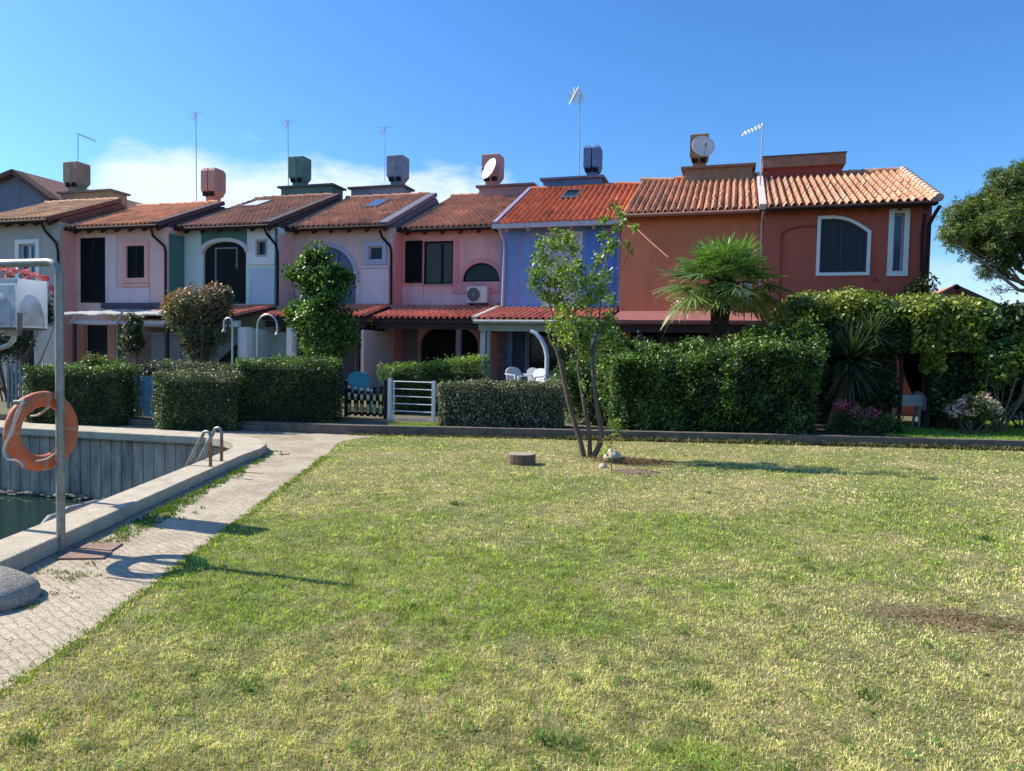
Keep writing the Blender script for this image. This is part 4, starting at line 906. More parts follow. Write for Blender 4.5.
def slope(name, A, Bp, y0, y1, m, root):
    return MB().add([(A[0], y0, A[2]+.1), (Bp[0], y0, Bp[2]+.1), (Bp[0], y1, Bp[2]+.1), (A[0], y1, A[2]+.1), (A[0], y0, A[2]), (Bp[0], y0, Bp[2]), (Bp[0], y1, Bp[2]), (A[0], y1, A[2])], [(0,1,2,3),(7,6,5,4),(0,4,5,1),(1,5,6,2),(2,6,7,3),(3,7,4,0)]).build(name, m, root)
rm_ = mat('dull_tiles', (.26,.13,.10), .9, .35, 6, .6, 12)
slope('roof', (pk_[0],0,pk_[2]), (rt[0]+.3,0,rt[2]-.1), Yg+.15, Yg+9.2, rm_, r8); slope('roof', (lf[0]-.2,0,lf[2]-.1), (pk_[0],0,pk_[2]), Yg+.15, Yg+9.2, rm_, r8)
# ochre house to the right, behind
r9 = thing('gabled_house', (11, 40, 0), 'small ochre gabled house with tiled roof low behind the climber on the right', 'house')
Yg = 38; pk_ = V(954, 287.5, Yg); rt = V(1002, 311, Yg); lf = V(920, 306, Yg); oc = stucco('ochre_stucco', (.42,.21,.06))
MB().prism_xz([(lf[0], -.1), (rt[0], -.1), (rt[0], rt[2]-.1), (pk_[0], pk_[2]-.1), (lf[0], lf[2]-.1)], Yg, Yg+10).build('wall', oc, r9)
mb = MB(); mb.bar((pk_[0]-.1, Yg-.2, pk_[2]+.02), (rt[0]+.3, Yg-.2, rt[2]-.1), .5, .22); mb.bar((pk_[0]+.1, Yg-.2, pk_[2]+.02), (lf[0]-.3, Yg-.2, lf[2]-.1), .5, .22); mb.build('verge', sv2, r9)
rm2 = mat('salmon_tiles', (.45,.22,.15), .9, .3, 6, .5, 12)
slope('roof', (lf[0]-.3,0,lf[2]-.1), (pk_[0],0,pk_[2]+.02), Yg+.1, Yg+10, rm2, r9); slope('roof', (pk_[0],0,pk_[2]+.02), (rt[0]+.3,0,rt[2]-.1), Yg+.1, Yg+10, rm2, r9)

# ------------------------------------------------------------ roof equipment
def antenna(top, bot, Yc, label, style='yagi', side=1, r=.02, bm=None):
    T = V(top[0], top[1], Yc); Bt = V(bot[0], bot[1], Yc); Bt[2] -= .3
    a = thing('rooftop_antenna', Bt, label, 'antenna', 'antennas on the terrace roofs')
    MB().tube([Bt, T+(0,0,.05)], r, 6).build('mast', ALU, a)
    mb = MB()
    if style == 'yagi':
        e = T+np.array([side*.62, .35, -.14 if side < 0 else -.26]); mb.bar(T, e, .03)
        for k in range(6):
            p = T+(e-T)*(k/6+.1); mb.tube([p+(0,-.16,.0), p+(0,.16,.02)], .007, 4)
            mb.tube([p+(-.05,0,-.08), p+(.05,0,.08)], .006, 4)
    elif style == 'thin':
        e = T+np.array([-.28, .1, -.26]); mb.bar(T, e, .028); mb.bar(T, T+np.array([.34,.05,-.02]), .014); mb.bar(T, T+np.array([-.42,0,.02]), .014)
        for k in range(4): p = T+(e-T)*(k/4+.15); mb.tube([p+(-.12,0,.08), p+(.12,0,-.06)], .008, 4)
    else:
        for an in np.linspace(0, 2*math.pi, 9)[:-1]:
            p = T+np.array([-.22+.26*math.cos(an), -.03, -.28+.32*math.sin(an)]); mb.tube([T+np.array([-.22,0,-.28]), p], .03, 5)
        mb.bar(T+(.0,0,-.1), T+np.array([.12,0,-.45]), .09); mb.bar(T+(-.05,0,-.5), T+np.array([.1,0,-.55]), .05)
        mb.tube([T+np.array([-.40,-.05,-.62]), T+np.array([-.05,-.05,.02])], .022, 5)
    mb.build('aerial_head', bm or ALU, a)
    return a
antenna((78,134), (78,164), 25.5, 'short aerial on the tan chimney at the left end of the row', side=1)
antenna((196,113), (196.5,199), 26.0, 'tallest of the thin left hand aerials beside the salmon split chimney', 'thin')
antenna((288,121), (288.5,186), 26.6, 'thin aerial beside the green chimney', 'thin')
antenna((385,127), (385,174), 27.8, 'faint thin aerial beside the blue grey chimney', 'thin', r=.016)
antenna((580,88), (579,178), 27.5, 'tall mast with cluster of white aerial elements above the blue house', 'cluster', bm=WHITEP, r=.022)
antenna((763,125), (759,205), 24.5, 'aerial with single slanting boom above pale verge between the red houses', side=-1, r=.022)
def dish(cx, cy, r_px, Yc, look, label, root_pt):
    C = V(cx, cy, Yc); R_ = r_px*Yc*.98/FPX; look = np.array(look, float); look /= np.linalg.norm(look)
    a = thing('satellite_dish', C, label, 'satellite dish', 'satellite dishes on chimneys')
    sx_ = np.cross(look, [0,0,1]); sx_ /= np.linalg.norm(sx_); sz_ = np.cross(sx_, look); vs = [C-look*R_*.22]; fs = []; n = 28
    for k in range(1, 6):
        rr = R_*k/5
        for j in range(n): a_ = 2*math.pi*j/n; vs.append(C+sx_*rr*math.cos(a_)+sz_*rr*math.sin(a_)-look*R_*.22*(1-(k/5)**2))
    for j in range(n): fs.append((0, 1+j, 1+(j+1) % n))
    for k in range(4):
        for j in range(n): fs.append((1+k*n+j, 1+(k+1)*n+j, 1+(k+1)*n+(j+1) % n, 1+k*n+(j+1) % n))
    o = MB().add(vs, fs).build('reflector', mat('dish_paint', (.62,.61,.60), .5, .08), a, True); sd = o.modifiers.new('t', 'SOLIDIFY'); sd.thickness = .012
    bt = C-sz_*R_*.92; hd_ = C+look*R_*.62-sz_*R_*.28
    MB().tube([bt, hd_], .014, 6).build('feed_arm', mat('arm_grey', (.12,.12,.12), .6), a); MB().tube([hd_-look*.07, hd_+look*.05], .045, 8).build('receiver', mat('receiver_grey', (.16,.16,.16), .6), a)
    MB().tube([C-look*R_*.22, np.array(root_pt)], .025, 6).build('bracket', mat('bracket_grey', (.16,.16,.16), .6), a)
dish(489, 168.5, 12, 27.4, (-.62,-.78,.35), 'white satellite dish on the pink chimney', V(493,172,28))
dish(703.5, 146, 11.2, 25.7, (.30,-.92,.3), 'white satellite dish on the brown chimney above the terracotta house', V(700,150,26.4))
# air conditioner
ac = thing('air_conditioner', V(480,304,23.3), 'white air conditioner outdoor unit under the half moon window', 'air conditioner')
a0, a1, c0, c1 = box_px(4, 470.5, 287.3, 490.5, 303.8); ya = YF[4]-.42
ob = MB().box(a0, a1, ya, ya+.3, c0, c1).build('casing', mat('ac_casing', (.60,.55,.52), .5, .05), ac); bv = ob.modifiers.new('b', 'BEVEL'); bv.width = .02
cx, cz, R_ = a0+(a1-a0)*.36, (c0+c1)/2, (c1-c0)*.41
disc = [(cx+R_*math.cos(k*math.pi/16), cz+R_*math.sin(k*math.pi/16)) for k in range(32)]
MB().prism_xz(disc, ya-.006, ya-.002).build('fan_opening', mat('fan_dark', (.05,.05,.055), .6), ac)
mb = MB()
for rr in (.2,.4,.6,.8,1.0):
    pts = [(cx+R_*rr*math.cos(k*math.pi/12), ya-.016, cz+R_*rr*math.sin(k*math.pi/12)) for k in range(25)]; mb.tube(pts, .005, 4, False)
for k in range(8): a_ = k*math.pi/4; mb.tube([(cx, ya-.017, cz), (cx+R_*math.cos(a_), ya-.017, cz+R_*math.sin(a_))], .005, 4)
mb.build('fan_guard', mat('guard_grey', (.35,.33,.32), .5), ac)
mb = MB()
for x in (a0+.1, a1-.1): mb.bar((x, ya, c0-.03), (x, YF[4], c0-.03), .04); mb.bar((x, YF[4]-.02, c0-.03), (x, YF[4]-.02, c0-.25), .04)
mb.build('bracket', mat('bracket_dark', (.07,.05,.05), .6), ac)
# slanting cane leaning across the terracotta wall
pA, pB = V(637,229,YF[6]-.5), V(668,257,YF[6]-1.3)
tag(MB().tube([pA, (pA+pB)/2+(0,0,-.02), pB], [.02,.018,.016], 6).build('awning_pole', mat('pinkish_pole', (.46,.20,.13), .7), origin=pB), 'slanting pinkish pole in front of the terracotta wall', 'pole')
# ------------------------------------------------------------ hedges and shrubs
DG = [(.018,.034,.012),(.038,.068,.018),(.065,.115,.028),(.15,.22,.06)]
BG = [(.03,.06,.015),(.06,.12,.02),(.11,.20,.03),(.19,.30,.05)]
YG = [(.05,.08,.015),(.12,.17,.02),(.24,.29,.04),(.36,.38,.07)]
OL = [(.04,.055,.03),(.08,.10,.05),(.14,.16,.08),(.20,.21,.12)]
def hedge(name_label, p0, p1, depth, h0, h1=None, n=16000, size=.05, pal=DG, toppal=BG, cat='hedge', z=.0, rough=.06, extra=None, group=None, name='clipped_hedge', wild=0):
    """clipped hedge: front line p0->p1 on the ground, running back by depth"""
    p0 = np.array(p0[:2], float); p1 = np.array(p1[:2], float); h1 = h1 or h0; L_ = np.linalg.norm(p1-p0); d = (p1-p0)/L_; nb = np.array([-d[1], d[0]])
    root = thing(name, (*(p0+p1)/2+nb*depth/2, z), name_label, cat, group)
    A = np.array([L_*h0*1.3, L_*depth*1.2, depth*h0, depth*h0, L_*h0*.35]); k = rng.choice(5, n, p=A/A.sum()); u = rng.uniform(0, 1, n); v = rng.uniform(0, 1, n)
    a = np.select([k==0,k==1,k==2,k==3,k==4], [u, u, 0*u, 0*u+1, u]); b = np.select([k==0,k==1,k==2,k==3,k==4], [0*u, v, v, v, 0*u+1]); c = np.select([k==0,k==1,k==2,k==3,k==4], [v, 0*v+1, u, u, v])
    out = np.zeros((n, 3)); out[k==0,:2] = -nb; out[k==1,2] = 1; out[k==2,:2] = -d; out[k==3,:2] = d; out[k==4,:2] = nb
    hh = h0+(h1-h0)*a
    P = np.zeros((n, 3)); P[:,:2] = p0+np.outer(a*L_, d)+np.outer(b*depth, nb); P[:,2] = z+.02+c*hh
    wob = (vn3(P, 2.3, 2)-.5)*.16+(vn3(P, 7, 3)-.5)*.10
    wob = wob*(1+wild*1.5)
    if wild: wob = wob+(vn3(P, .95, 22)-.5)*.9*wild; P[:, 2] += c*(vn3(P*np.array([1,1,.1]), 1.0, 23)-.35)*.5*wild
    P += out*(wob-np.abs(rng.normal(0, rough, n))*1.5)[:, None]
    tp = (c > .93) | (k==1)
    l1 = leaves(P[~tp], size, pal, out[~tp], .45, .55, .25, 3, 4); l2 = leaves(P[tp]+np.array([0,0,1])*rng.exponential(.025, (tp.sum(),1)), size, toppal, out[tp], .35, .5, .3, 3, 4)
    lst = [l1, l2]
    if extra: lst.append(extra(P, out))
    for _ in range(int(190*wild)):
        j = rng.integers(len(P)); 
        if out[j, 2] < .5 and rng.uniform() < .35: continue
        Q, u = blob_pts(P[j]+out[j]*.05, (rng.uniform(.12,.3),)*2+(rng.uniform(.12,.34)*(1.5 if out[j,2] > .5 else 1),), 110, .2); lst.append(leaves(Q, size*1.15, toppal, u, .3, .5, .3, 3, 4))
    vv, ff, cc = merge(lst); npmesh('foliage', vv, ff, LEAF, root, cc)
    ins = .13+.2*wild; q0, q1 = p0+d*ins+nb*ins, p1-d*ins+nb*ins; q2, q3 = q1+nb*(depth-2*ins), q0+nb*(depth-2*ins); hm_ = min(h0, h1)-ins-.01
    MB().prism_xy([q0, q1, q2, q3], z+.0, z+hm_).build('shade_core', CORESHADE, root)  # solid dark block: shade between the leaves put in as colour
    return root
def hz(px, py, Y): return float(V(px, py, Y)[2])
# left hedge with the life ring in front
a, b = G(17,424), G(117,427)
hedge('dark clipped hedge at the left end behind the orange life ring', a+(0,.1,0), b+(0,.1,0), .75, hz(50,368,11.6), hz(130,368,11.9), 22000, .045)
a, b = G(152,430), G(236,432)
hedge('low square hedge with dull green top between blue panel and taller hedge', a, b, 1.6, hz(190,374,11.8), None, 17000, .045, toppal=OL)
a, b = G(226,432), G(343,428)
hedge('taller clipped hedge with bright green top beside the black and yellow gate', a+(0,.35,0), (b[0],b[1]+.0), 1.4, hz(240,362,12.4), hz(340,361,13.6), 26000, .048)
a, b = V(140,372,14.3), V(228,366,14.6)
hedge('thin low hedge behind the front hedges, below the pergola', (a[0],14.3), (b[0],14.6), .5, hz(180,364,14.4)-.13, None, 8000, .045, toppal=OL, z=.13)
a, b = G(433,429,.13), G(562,431,.13)
def pale(P, out):
    s_ = rng.uniform(0, 1, len(P)) < .16; return leaves(P[s_]+out[s_]*.03, .05, [(.30,.30,.24),(.42,.38,.33),(.50,.45,.42)], out[s_], .4, .6)
hedge('clipped hedge speckled with pale leaves behind the white gate', a+(0,.25,0), b+(0,.25,0), .9, hz(440,383,14.7)-.13, hz(560,383,15.4)-.13, 17000, .055, OL, OL, z=.13, extra=pale)
a = V(395,386,15.6); b = V(486,362,18.2)
hedge('bright green diagonal hedge leading back to the pink porch', (a[0]+.05,15.4), (b[0],18.6), .55, 1.12, 1.4, 12000, .055, BG, [(.08,.15,.02),(.16,.27,.04),(.26,.38,.06)], z=.13)
a, b = G(606,432,.13), G(822,438,.13)
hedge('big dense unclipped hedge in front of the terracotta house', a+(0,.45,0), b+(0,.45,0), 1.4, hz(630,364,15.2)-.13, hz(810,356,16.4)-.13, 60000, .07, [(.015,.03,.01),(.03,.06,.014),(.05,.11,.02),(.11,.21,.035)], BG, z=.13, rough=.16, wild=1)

def bush(label, clusters, pal, size, n, name='shrub', cat='shrub', base=None, trunks=(), out_bias=.4, extra=None, aspect=.5, group=None, gap=.36, mt=None, z0=.13):
    """clusters: (px, py, Y, radius px horizontally, radius px vertically, share)"""
    cs = [(V(x, y, Y), rx*Y*.97/FPX, rz*Y*.97/FPX, w) for x, y, Y, rx, rz, w in clusters]
    if base is None: c0 = cs[0][0]; base = (c0[0], c0[1], z0)
    for c, rx, rz, w in list(cs):
        for _ in range(4):
            d_ = unit(rng.normal(size=(1, 3)))[0]; d_[2] = abs(d_[2])*rng.choice([1, 1, -.6]); cs.append((c+d_*np.array([rx, rx*.8, rz])*.85, rx*.38, rz*.42, w*.13))
    root = thing(name, base, label, cat, group); W_ = sum(c[3] for c in cs); lst = []
    for c, rx, rz, w in cs:
        k = int(n*w/W_*1.4); P, u = tufted(c, (rx, rx*.9, rz), k, .35, 9, size*.75)
        m_ = vn3(P, 3.2/max(.5, rx), 12)*.6+vn3(P, 9, 13)*.4 > gap; P, u = P[m_], u[m_]; P = P[P[:,2] > base[2]+.02]; u = u[:len(P)]
        lst.append(leaves(P, size, pal, u[:len(P)], out_bias, aspect, .25, 3.0, 5))
    if extra: lst += extra(cs)
    vv, ff, cc = merge(lst); npmesh('foliage', vv, ff, mt or LEAF, root, cc)
    mb = MB(); k = 0
    for c, rx, rz, w in cs[:len(clusters)]:
        for q in range(3):
            e = c+rng.normal(size=3)*np.array([rx, rx, rz])*.45; b_ = np.array(base)+rng.normal(size=3)*np.array([.07,.07,0]); md = (b_+e)/2+rng.normal(size=3)*.08
            mb.tube([b_, md, e], [.022,.015,.005], 6)
    mb.build('stems', BARK, root, True)
    return root
RD = [(.05,.06,.03),(.10,.10,.05),(.22,.14,.09),(.34,.15,.11)]
def mixred(cs):
    o = []
    for c, rx, rz, w in cs[:4]:
        P, u = blob_pts(c+(0,0,rz*.3), (rx*1.02, rx*.9, rz*.85), int(1000*w), .75); o.append(leaves(P, .09, [(.18,.09,.06),(.32,.14,.10),(.38,.22,.14)], u, .4, .4))
    return o
bush('grey green shrub with reddish young leaves in front of aqua house', [(197,310,16.4,36,27,1.4),(178,312,16.4,18,22,.7),(216,304,16.3,20,22,.7),(200,343,16.4,20,30,.8),(205,330,16.4,30,24,.9)], OL, .085, 13000, 'red_leaved_shrub', extra=mixred, base=(V(198,360,16.4)[0],16.4,.13))
bush('dense bright green tree in front of mauve house', [(318,258,16.8,15,14,.6),(311,274,16.8,20,18,1.0),(328,288,16.8,27,24,1.3),(318,318,16.8,34,25,1.5),(328,342,16.8,32,22,1.2),(296,275,16.8,11,8,.3),(342,278,16.8,10,12,.3),(340,330,16.8,22,22,.8)], [(.02,.05,.012),(.05,.11,.018),(.10,.20,.03),(.2,.34,.05)], .105, 14000, 'garden_tree', 'tree', base=(V(322,362,16.8)[0],16.8,.13))
bush('dark round ivy covered bush hanging from the pergola', [(131,340,17.3,15,24,1.2),(133,325,17.3,10,14,.6)], [(.02,.035,.014),(.045,.07,.028),(.08,.12,.05)], .07, 4200, 'ivy_bush', base=(V(131,362,17.3)[0],17.3,.13))
def redfl(cs):
    P, u = blob_pts(V(97,357,13.2), (.35,.3,.12), 40, .4); return [leaves(P, .05, [(.3,.08,.08),(.4,.2,.2)], u, .3, .8)]
bush('low light green mounded shrub on top of the left hedge', [(97,362,13.4,17,9,1),(113,365,13.4,15,7,.7),(82,367,13.4,9,6,.4)], BG, .06, 3600, 'low_shrub', extra=redfl)
# oleander at the left edge with pink flowers
def ole(cs):
    o = []
    for (x, y) in ((4,269),(14,271),(24,272),(35,275),(52,288),(55,295),(-10,268),(44,278),(9,276),(29,279)):
        P, u = blob_pts(V(x, y, 14.0), (.13,.12,.09), 60, .2); o.append(leaves(P, .06, [(.42,.05,.09),(.62,.12,.17),(.75,.25,.32)], u, .3, .9))
    return o
bush('oleander with crimson flowers at the left edge', [(8,300,14,30,24,1.3),(40,305,14,15,18,.6),(10,345,14,26,24,1.2),(45,318,14,12,10,.4),(-35,310,14,35,45,1.6)], [(.015,.03,.012),(.03,.05,.02),(.06,.09,.03)], .09, 9500, 'oleander', extra=ole, base=(V(8,365,14)[0],14.0,.13), aspect=.3)
# climber mass over the right arbor
arb = thing('climbing_plant', (3.4, 18.5, .13), 'large yellow green climber covering the arbor in front of the maroon house', 'climbing plant')
def slab_pts(x0, x1, y0, y1, Y, n, dep, topj=6):
    px_ = rng.uniform(x0, x1, n); t_ = rng.uniform(0, 1, n); P = np.array([V(a, y0+(y1-y0)*b, Y) for a, b in zip(px_, t_)])
    P[:,1] += -.10*np.abs(rng.normal(size=n))+(vn3(P, 1.3, 4)-.5)*.7+rng.uniform(0, .25, n)
    return P
lst = []
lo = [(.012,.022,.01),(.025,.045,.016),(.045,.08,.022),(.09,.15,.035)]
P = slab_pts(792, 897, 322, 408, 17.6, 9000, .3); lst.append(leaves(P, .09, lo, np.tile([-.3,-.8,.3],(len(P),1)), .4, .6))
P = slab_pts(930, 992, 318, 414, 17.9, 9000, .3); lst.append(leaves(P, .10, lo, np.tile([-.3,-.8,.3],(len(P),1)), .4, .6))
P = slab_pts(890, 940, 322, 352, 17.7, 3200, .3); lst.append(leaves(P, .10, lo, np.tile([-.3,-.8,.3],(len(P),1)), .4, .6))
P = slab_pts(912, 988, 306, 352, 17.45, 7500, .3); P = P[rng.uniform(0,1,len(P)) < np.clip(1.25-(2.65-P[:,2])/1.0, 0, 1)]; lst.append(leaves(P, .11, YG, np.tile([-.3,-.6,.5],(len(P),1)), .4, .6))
P = slab_pts(922, 942, 345, 372, 17.6, 600, .3); lst.append(leaves(P, .11, YG, np.tile([-.3,-.6,.5],(len(P),1)), .4, .6))
for (x, y, rx, rz, k, pal) in ((812,306,26,10,1700,YG),(850,303,28,11,1700,YG),(880,312,22,10,1200,BG),(922,309,24,12,1600,YG),(952,310,26,10,1700,YG),(978,318,16,12,900,BG),(788,318,14,12,600,YG),(905,316,22,12,900,YG),(870,320,30,10,900,BG),(835,318,30,10,1000,YG)):
    for Yc in (18.0, 19.3):
        P, u = blob_pts(V(x, y+(0 if Yc < 19 else -3), Yc), (rx*Yc/FPX, .75, rz*Yc/FPX), k, .4); lst.append(leaves(P, .105, pal, u, .45, .6))
for j in range(26):        # shoots standing above the top
    x = rng.uniform(796, 985); y = np.interp(x, [796,850,880,905,950,985],[304,297,306,304,302,312]); Bp_ = V(x, y+3, 18.3); n_ = 22
    tt = np.linspace(0, 1, n_)[:, None]; P = Bp_+tt*np.array([rng.normal()*.12, 0, rng.uniform(.1,.3)])+rng.normal(size=(n_,3))*.035; lst.append(leaves(P, .07, YG, None))
for (x, y, k) in ((918,292,500),(926,285,260),(912,300,500),(905,304,400)):   # dark ivy on the house corner
    P, u = blob_pts(V(x, y, 21.9), (.35,.25,.35), k, .3); lst.append(leaves(P, .10, lo, u, .3))
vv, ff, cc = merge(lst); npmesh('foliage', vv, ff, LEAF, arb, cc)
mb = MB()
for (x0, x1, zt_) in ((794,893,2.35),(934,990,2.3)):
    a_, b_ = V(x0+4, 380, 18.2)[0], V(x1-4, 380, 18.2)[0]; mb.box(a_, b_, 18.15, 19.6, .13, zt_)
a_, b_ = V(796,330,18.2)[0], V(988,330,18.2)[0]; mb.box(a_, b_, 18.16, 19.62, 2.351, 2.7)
mb.build('shade_core', CORESHADE, arb)  # solid blocks whose dark colour paints the shade inside the climber
mb = MB()
for x in (900, 929): c_ = V(x, 380, 18.0); mb.tube([(c_[0], 18.0, .13), (c_[0]+.03, 18.0, 1.3), (c_[0], 18.05, 2.4)], .045, 7)
mb.build('arbor_post', WOODDK, arb)
# chairs and table in the arbor opening
def chair(loc, rz, m, label, s=1.0, group='plastic garden chairs'):
    root = thing('garden_chair', loc, label, 'chair', group); c, s_ = math.cos(rz), math.sin(rz)
    def T(p): return (loc[0]+(p[0]*c-p[1]*s_)*s, loc[1]+(p[0]*s_+p[1]*c)*s, loc[2]+p[2]*s)
    def tb(name, polys):
        mb = MB(); 
        for fn in polys: fn(mb)
        mb.v = [T(p) for p in mb.v]; return mb.build(name, m, root)
    so = tb('seat', [lambda q: q.prism_xy([(-.24,-.25),(.24,-.25),(.22,.22),(-.22,.22)], .40, .44)])
    def back(q):
        n = 7; out = [(-.21,.42)]+[(-.235+.0*k, .6) for k in range(1)]+[(.235*math.cos(a_), .70+.14*math.sin(a_)) for a_ in np.linspace(math.pi, 0, 11)]+[(.235,.6),(.21,.42)]
        b0 = len(q.v)
        q.prism_xz(out[::-1], 0, .03)
        q.v = [(p[0], .20+p[1]+(p[2]-.42)*.22, p[2]) for p in q.v]
    tb('backrest', [back])
    for sx_ in (-1, 1):
        tb('armrest', [lambda q: (q.bar((sx_*.27,-.22,.63), (sx_*.26,.26,.66), .05, .025), q.bar((sx_*.27,-.2,.40), (sx_*.27,-.2,.62), .04))])
        for sy_ in (-1, 1): tb('leg', [lambda q: q.bar((sx_*.22,sy_*.2,.41), (sx_*.26,sy_*.25,0), .045)])
    return root
WCH = mat('white_plastic', (.55,.57,.60), .4, .04); BCH = mat('blue_plastic', (.03,.27,.42), .4, .05)
c_ = V(364,395,15.9); chair((c_[0],15.9,.13), .1+math.pi, BCH, 'blue plastic chair behind the black and yellow gate', 1.2)
c_ = V(532,390,18.9); chair((c_[0],18.9,.30), -.5, WCH, 'white plastic chair nearest the arched tube under the blue porch', 1.15)
c_ = V(541,390,20.3); chair((c_[0],20.3,.30), 2.6, WCH, 'white plastic chair farther back under the blue porch', 1.15)
c_ = V(519,390,20.3); chair((c_[0],20.3,.30), .9, WCH, 'white plastic chair leaning at the left of the blue porch furniture', 1.15)
c_ = V(928,400,18.6); chair((c_[0]+.05,18.6,.13), 1.9, WCH, 'pale chair in the dark opening of the climber', 1.0)
tb_ = thing('garden_table', (V(906,400,18.7)[0],18.7,.13), 'pale cloth covered table in the dark opening of the climber', 'table')
c_ = V(906,400,18.7); MB().box(c_[0]-.35, c_[0]+.3, 18.4, 19.1, .84, .88).build('table_top', WCH, tb_)
mb = MB().box(c_[0]-.36, c_[0]+.31, 18.385, 18.398, .62, .85); mb.build('cloth_edge', WCH, tb_)
for sx_ in (-.3, .25): MB().box(c_[0]+sx_-.02, c_[0]+sx_+.02, 18.5, 18.54, .13, .84).build('leg', WCH, tb_)
MB().box(c_[0]-.85, c_[0]+.9, 19.75, 19.8, .13, 2.5)

# yucca
def spiky(root, C, n, L, w, pal, zmin=-.5, name='leaves'):
    V_, F_, C_ = [], [], []
    pal = np.array(pal)
    for k in range(n):
        th = rng.uniform(0, 2*math.pi); z = rng.uniform(zmin, 1); r_ = math.sqrt(max(0, 1-z*z)); d = np.array([r_*math.cos(th), r_*math.sin(th), z]); l_ = L*rng.uniform(.7, 1.1)
        s_ = np.cross(d, [0,0,1]); s_ /= np.linalg.norm(s_)+1e-9; b = len(V_); dr = .18*l_*(1-z*.6)
        for t_, ww in ((.05,.7),(.4,1),(.75,.7),(1,.05)):
            p = C+d*l_*t_-np.array([0,0,1])*dr*t_**2; V_ += [p-s_*w*ww/2, p+s_*w*ww/2]
        for j in range(3): F_.append((b+2*j, b+2*j+1, b+2*j+3, b+2*j+2))
        c = pal[rng.integers(len(pal))]*rng.uniform(.7, 1.3); C_ += [c]*3
    return npmesh(name, np.array(V_), np.array(F_), LEAF, root, np.array(C_))
YU = [(.025,.045,.03),(.04,.065,.04),(.06,.09,.05),(.12,.15,.08)]
C = V(850,356,16.9); yu = thing('yucca', (C[0]-.3, 16.9, .13), 'big dark spiky yucca on a leaning trunk in the right garden', 'yucca')
spiky(yu, C+(0,0,-.1), 620, .98, .05, YU, -.95); spiky(yu, V(872,335,17.1), 130, .7, .045, YU, -.5)
MB().tube([(C[0]-.30,16.9,.13), C*(.5,.5,.5)+np.array([C[0]-.25,16.9,.13])*.5, C], [.14,.11,.10], 9).build('trunk', BARK, yu, True)
# windmill palm
C = V(722,284,17.4); pm = thing('palm_tree', (C[0]-.15, 17.4, .13), 'fan palm with shaggy trunk and drooping yellowed lower leaves', 'palm tree')
tb0 = np.array([C[0]-.12, 17.4, .13]); tp_ = np.array([C[0], 17.4, C[2]-.15]); n = 16; pts = [tb0+(tp_-tb0)*k/n for k in range(n+1)]
MB().tube(pts, [.17+.02*rng.normal() for _ in pts], 12).build('trunk', mat('palm_trunk', (.09,.065,.05), .95, .45, 14, 1.0, 40, stretch=(1,1,3)), pm, True)
P = np.stack([rng.normal(size=5200), rng.normal(size=5200), np.zeros(5200)], 1); P = unit(P)*.19; P[:,2] = rng.uniform(.2, tp_[2]+.05, 5200); P[:,:2] += tb0[:2]+np.outer((P[:,2]-.13)/(tp_[2]-.13), (tp_-tb0)[:2])
vv, ff, cc = leaves(P, .13, [(.05,.035,.025),(.11,.08,.055),(.17,.13,.10)], unit(P-np.array([C[0],17.4,0])*np.array([1,1,0])-np.stack([0*P[:,0],0*P[:,0],P[:,2]],1)), .7, .22); npmesh('trunk_fibre', vv, ff, GRASS, pm, cc)
def fan(center, d0, pet, rad, cols, droop, fold=.0):
    d0 = np.array(d0, float); d0 /= np.linalg.norm(d0); V_, F_, C_ = [], [], []
    hub = center+d0*pet-np.array([0,0,1])*pet*droop*.25; s_ = np.cross(d0, [0,0,1]); s_ /= np.linalg.norm(s_)+1e-9; u_ = np.cross(s_, d0); dd_ = d0-np.array([0,0,1])*droop*.8; dd_ /= np.linalg.norm(dd_)
    u2 = np.cross(s_, dd_); nb_ = 30
    for k in range(nb_):
        an = math.radians(-125+250*k/(nb_-1)); d = dd_*math.cos(an)+s_*math.sin(an)+u2*(.12*rng.normal()); L_ = rad*(.78+.22*math.cos(an*.7))*rng.uniform(.88, 1.08); w = .042
        sd = np.cross(d, u2); sd /= np.linalg.norm(sd)+1e-9; b = len(V_)
        for t_, ww in ((0,.25),(.45,1),(.8,.6),(1,.08)):
            p = hub+d*L_*t_-np.array([0,0,1])*L_*(.10+.45*droop)*t_**2.2; V_ += [p-sd*w*ww/2-u2*.004*(k%2), p+sd*w*ww/2+u2*.012*(k%2)]
        for j in range(3): F_.append((b+2*j, b+2*j+1, b+2*j+3, b+2*j+2)); C_.append(np.array(cols)*rng.uniform(.75, 1.25))
    # petiole
    b = len(V_); 
    for p in (center, (center+hub)/2+(0,0,.02), hub): V_ += [p-s_*.013, p+s_*.013]
    for j in range(2): F_.append((b+2*j, b+2*j+1, b+2*j+3, b+2*j+2)); C_.append(np.array([.16,.18,.05]))
    return np.array(V_), np.array(F_), np.array(C_)
fr = []
for k in range(64):
    z = 1.0-1.38*(k/63)**.95+rng.normal()*.05; z = max(-.88, min(.97, z)); th = k*2.39996+rng.normal()*.2; r_ = math.sqrt(1-z*z); d = (r_*math.cos(th), r_*math.sin(th), z)
    age = np.clip((-z+.05)/.8, 0, 1)
    col = np.array([.12,.21,.06])*(1-age)+np.array([.34,.34,.08])*age
    if age > .55 and rng.uniform() < .5: col = np.array([.40,.30,.09])
    elif z > .5: col = np.array([.16,.28,.07])
    fr.append(fan(C+np.array([0,0,-.1*age]), d, rng.uniform(.50,.78)+.42*(1-abs(z))*rng.uniform(.4,1), rng.uniform(.54,.72), col, float(np.clip(.12+.75*age+rng.normal()*.12, .0, 1.0))))
vv, ff, cc = merge(fr); npmesh('fronds', vv, ff, LEAF, pm, cc)
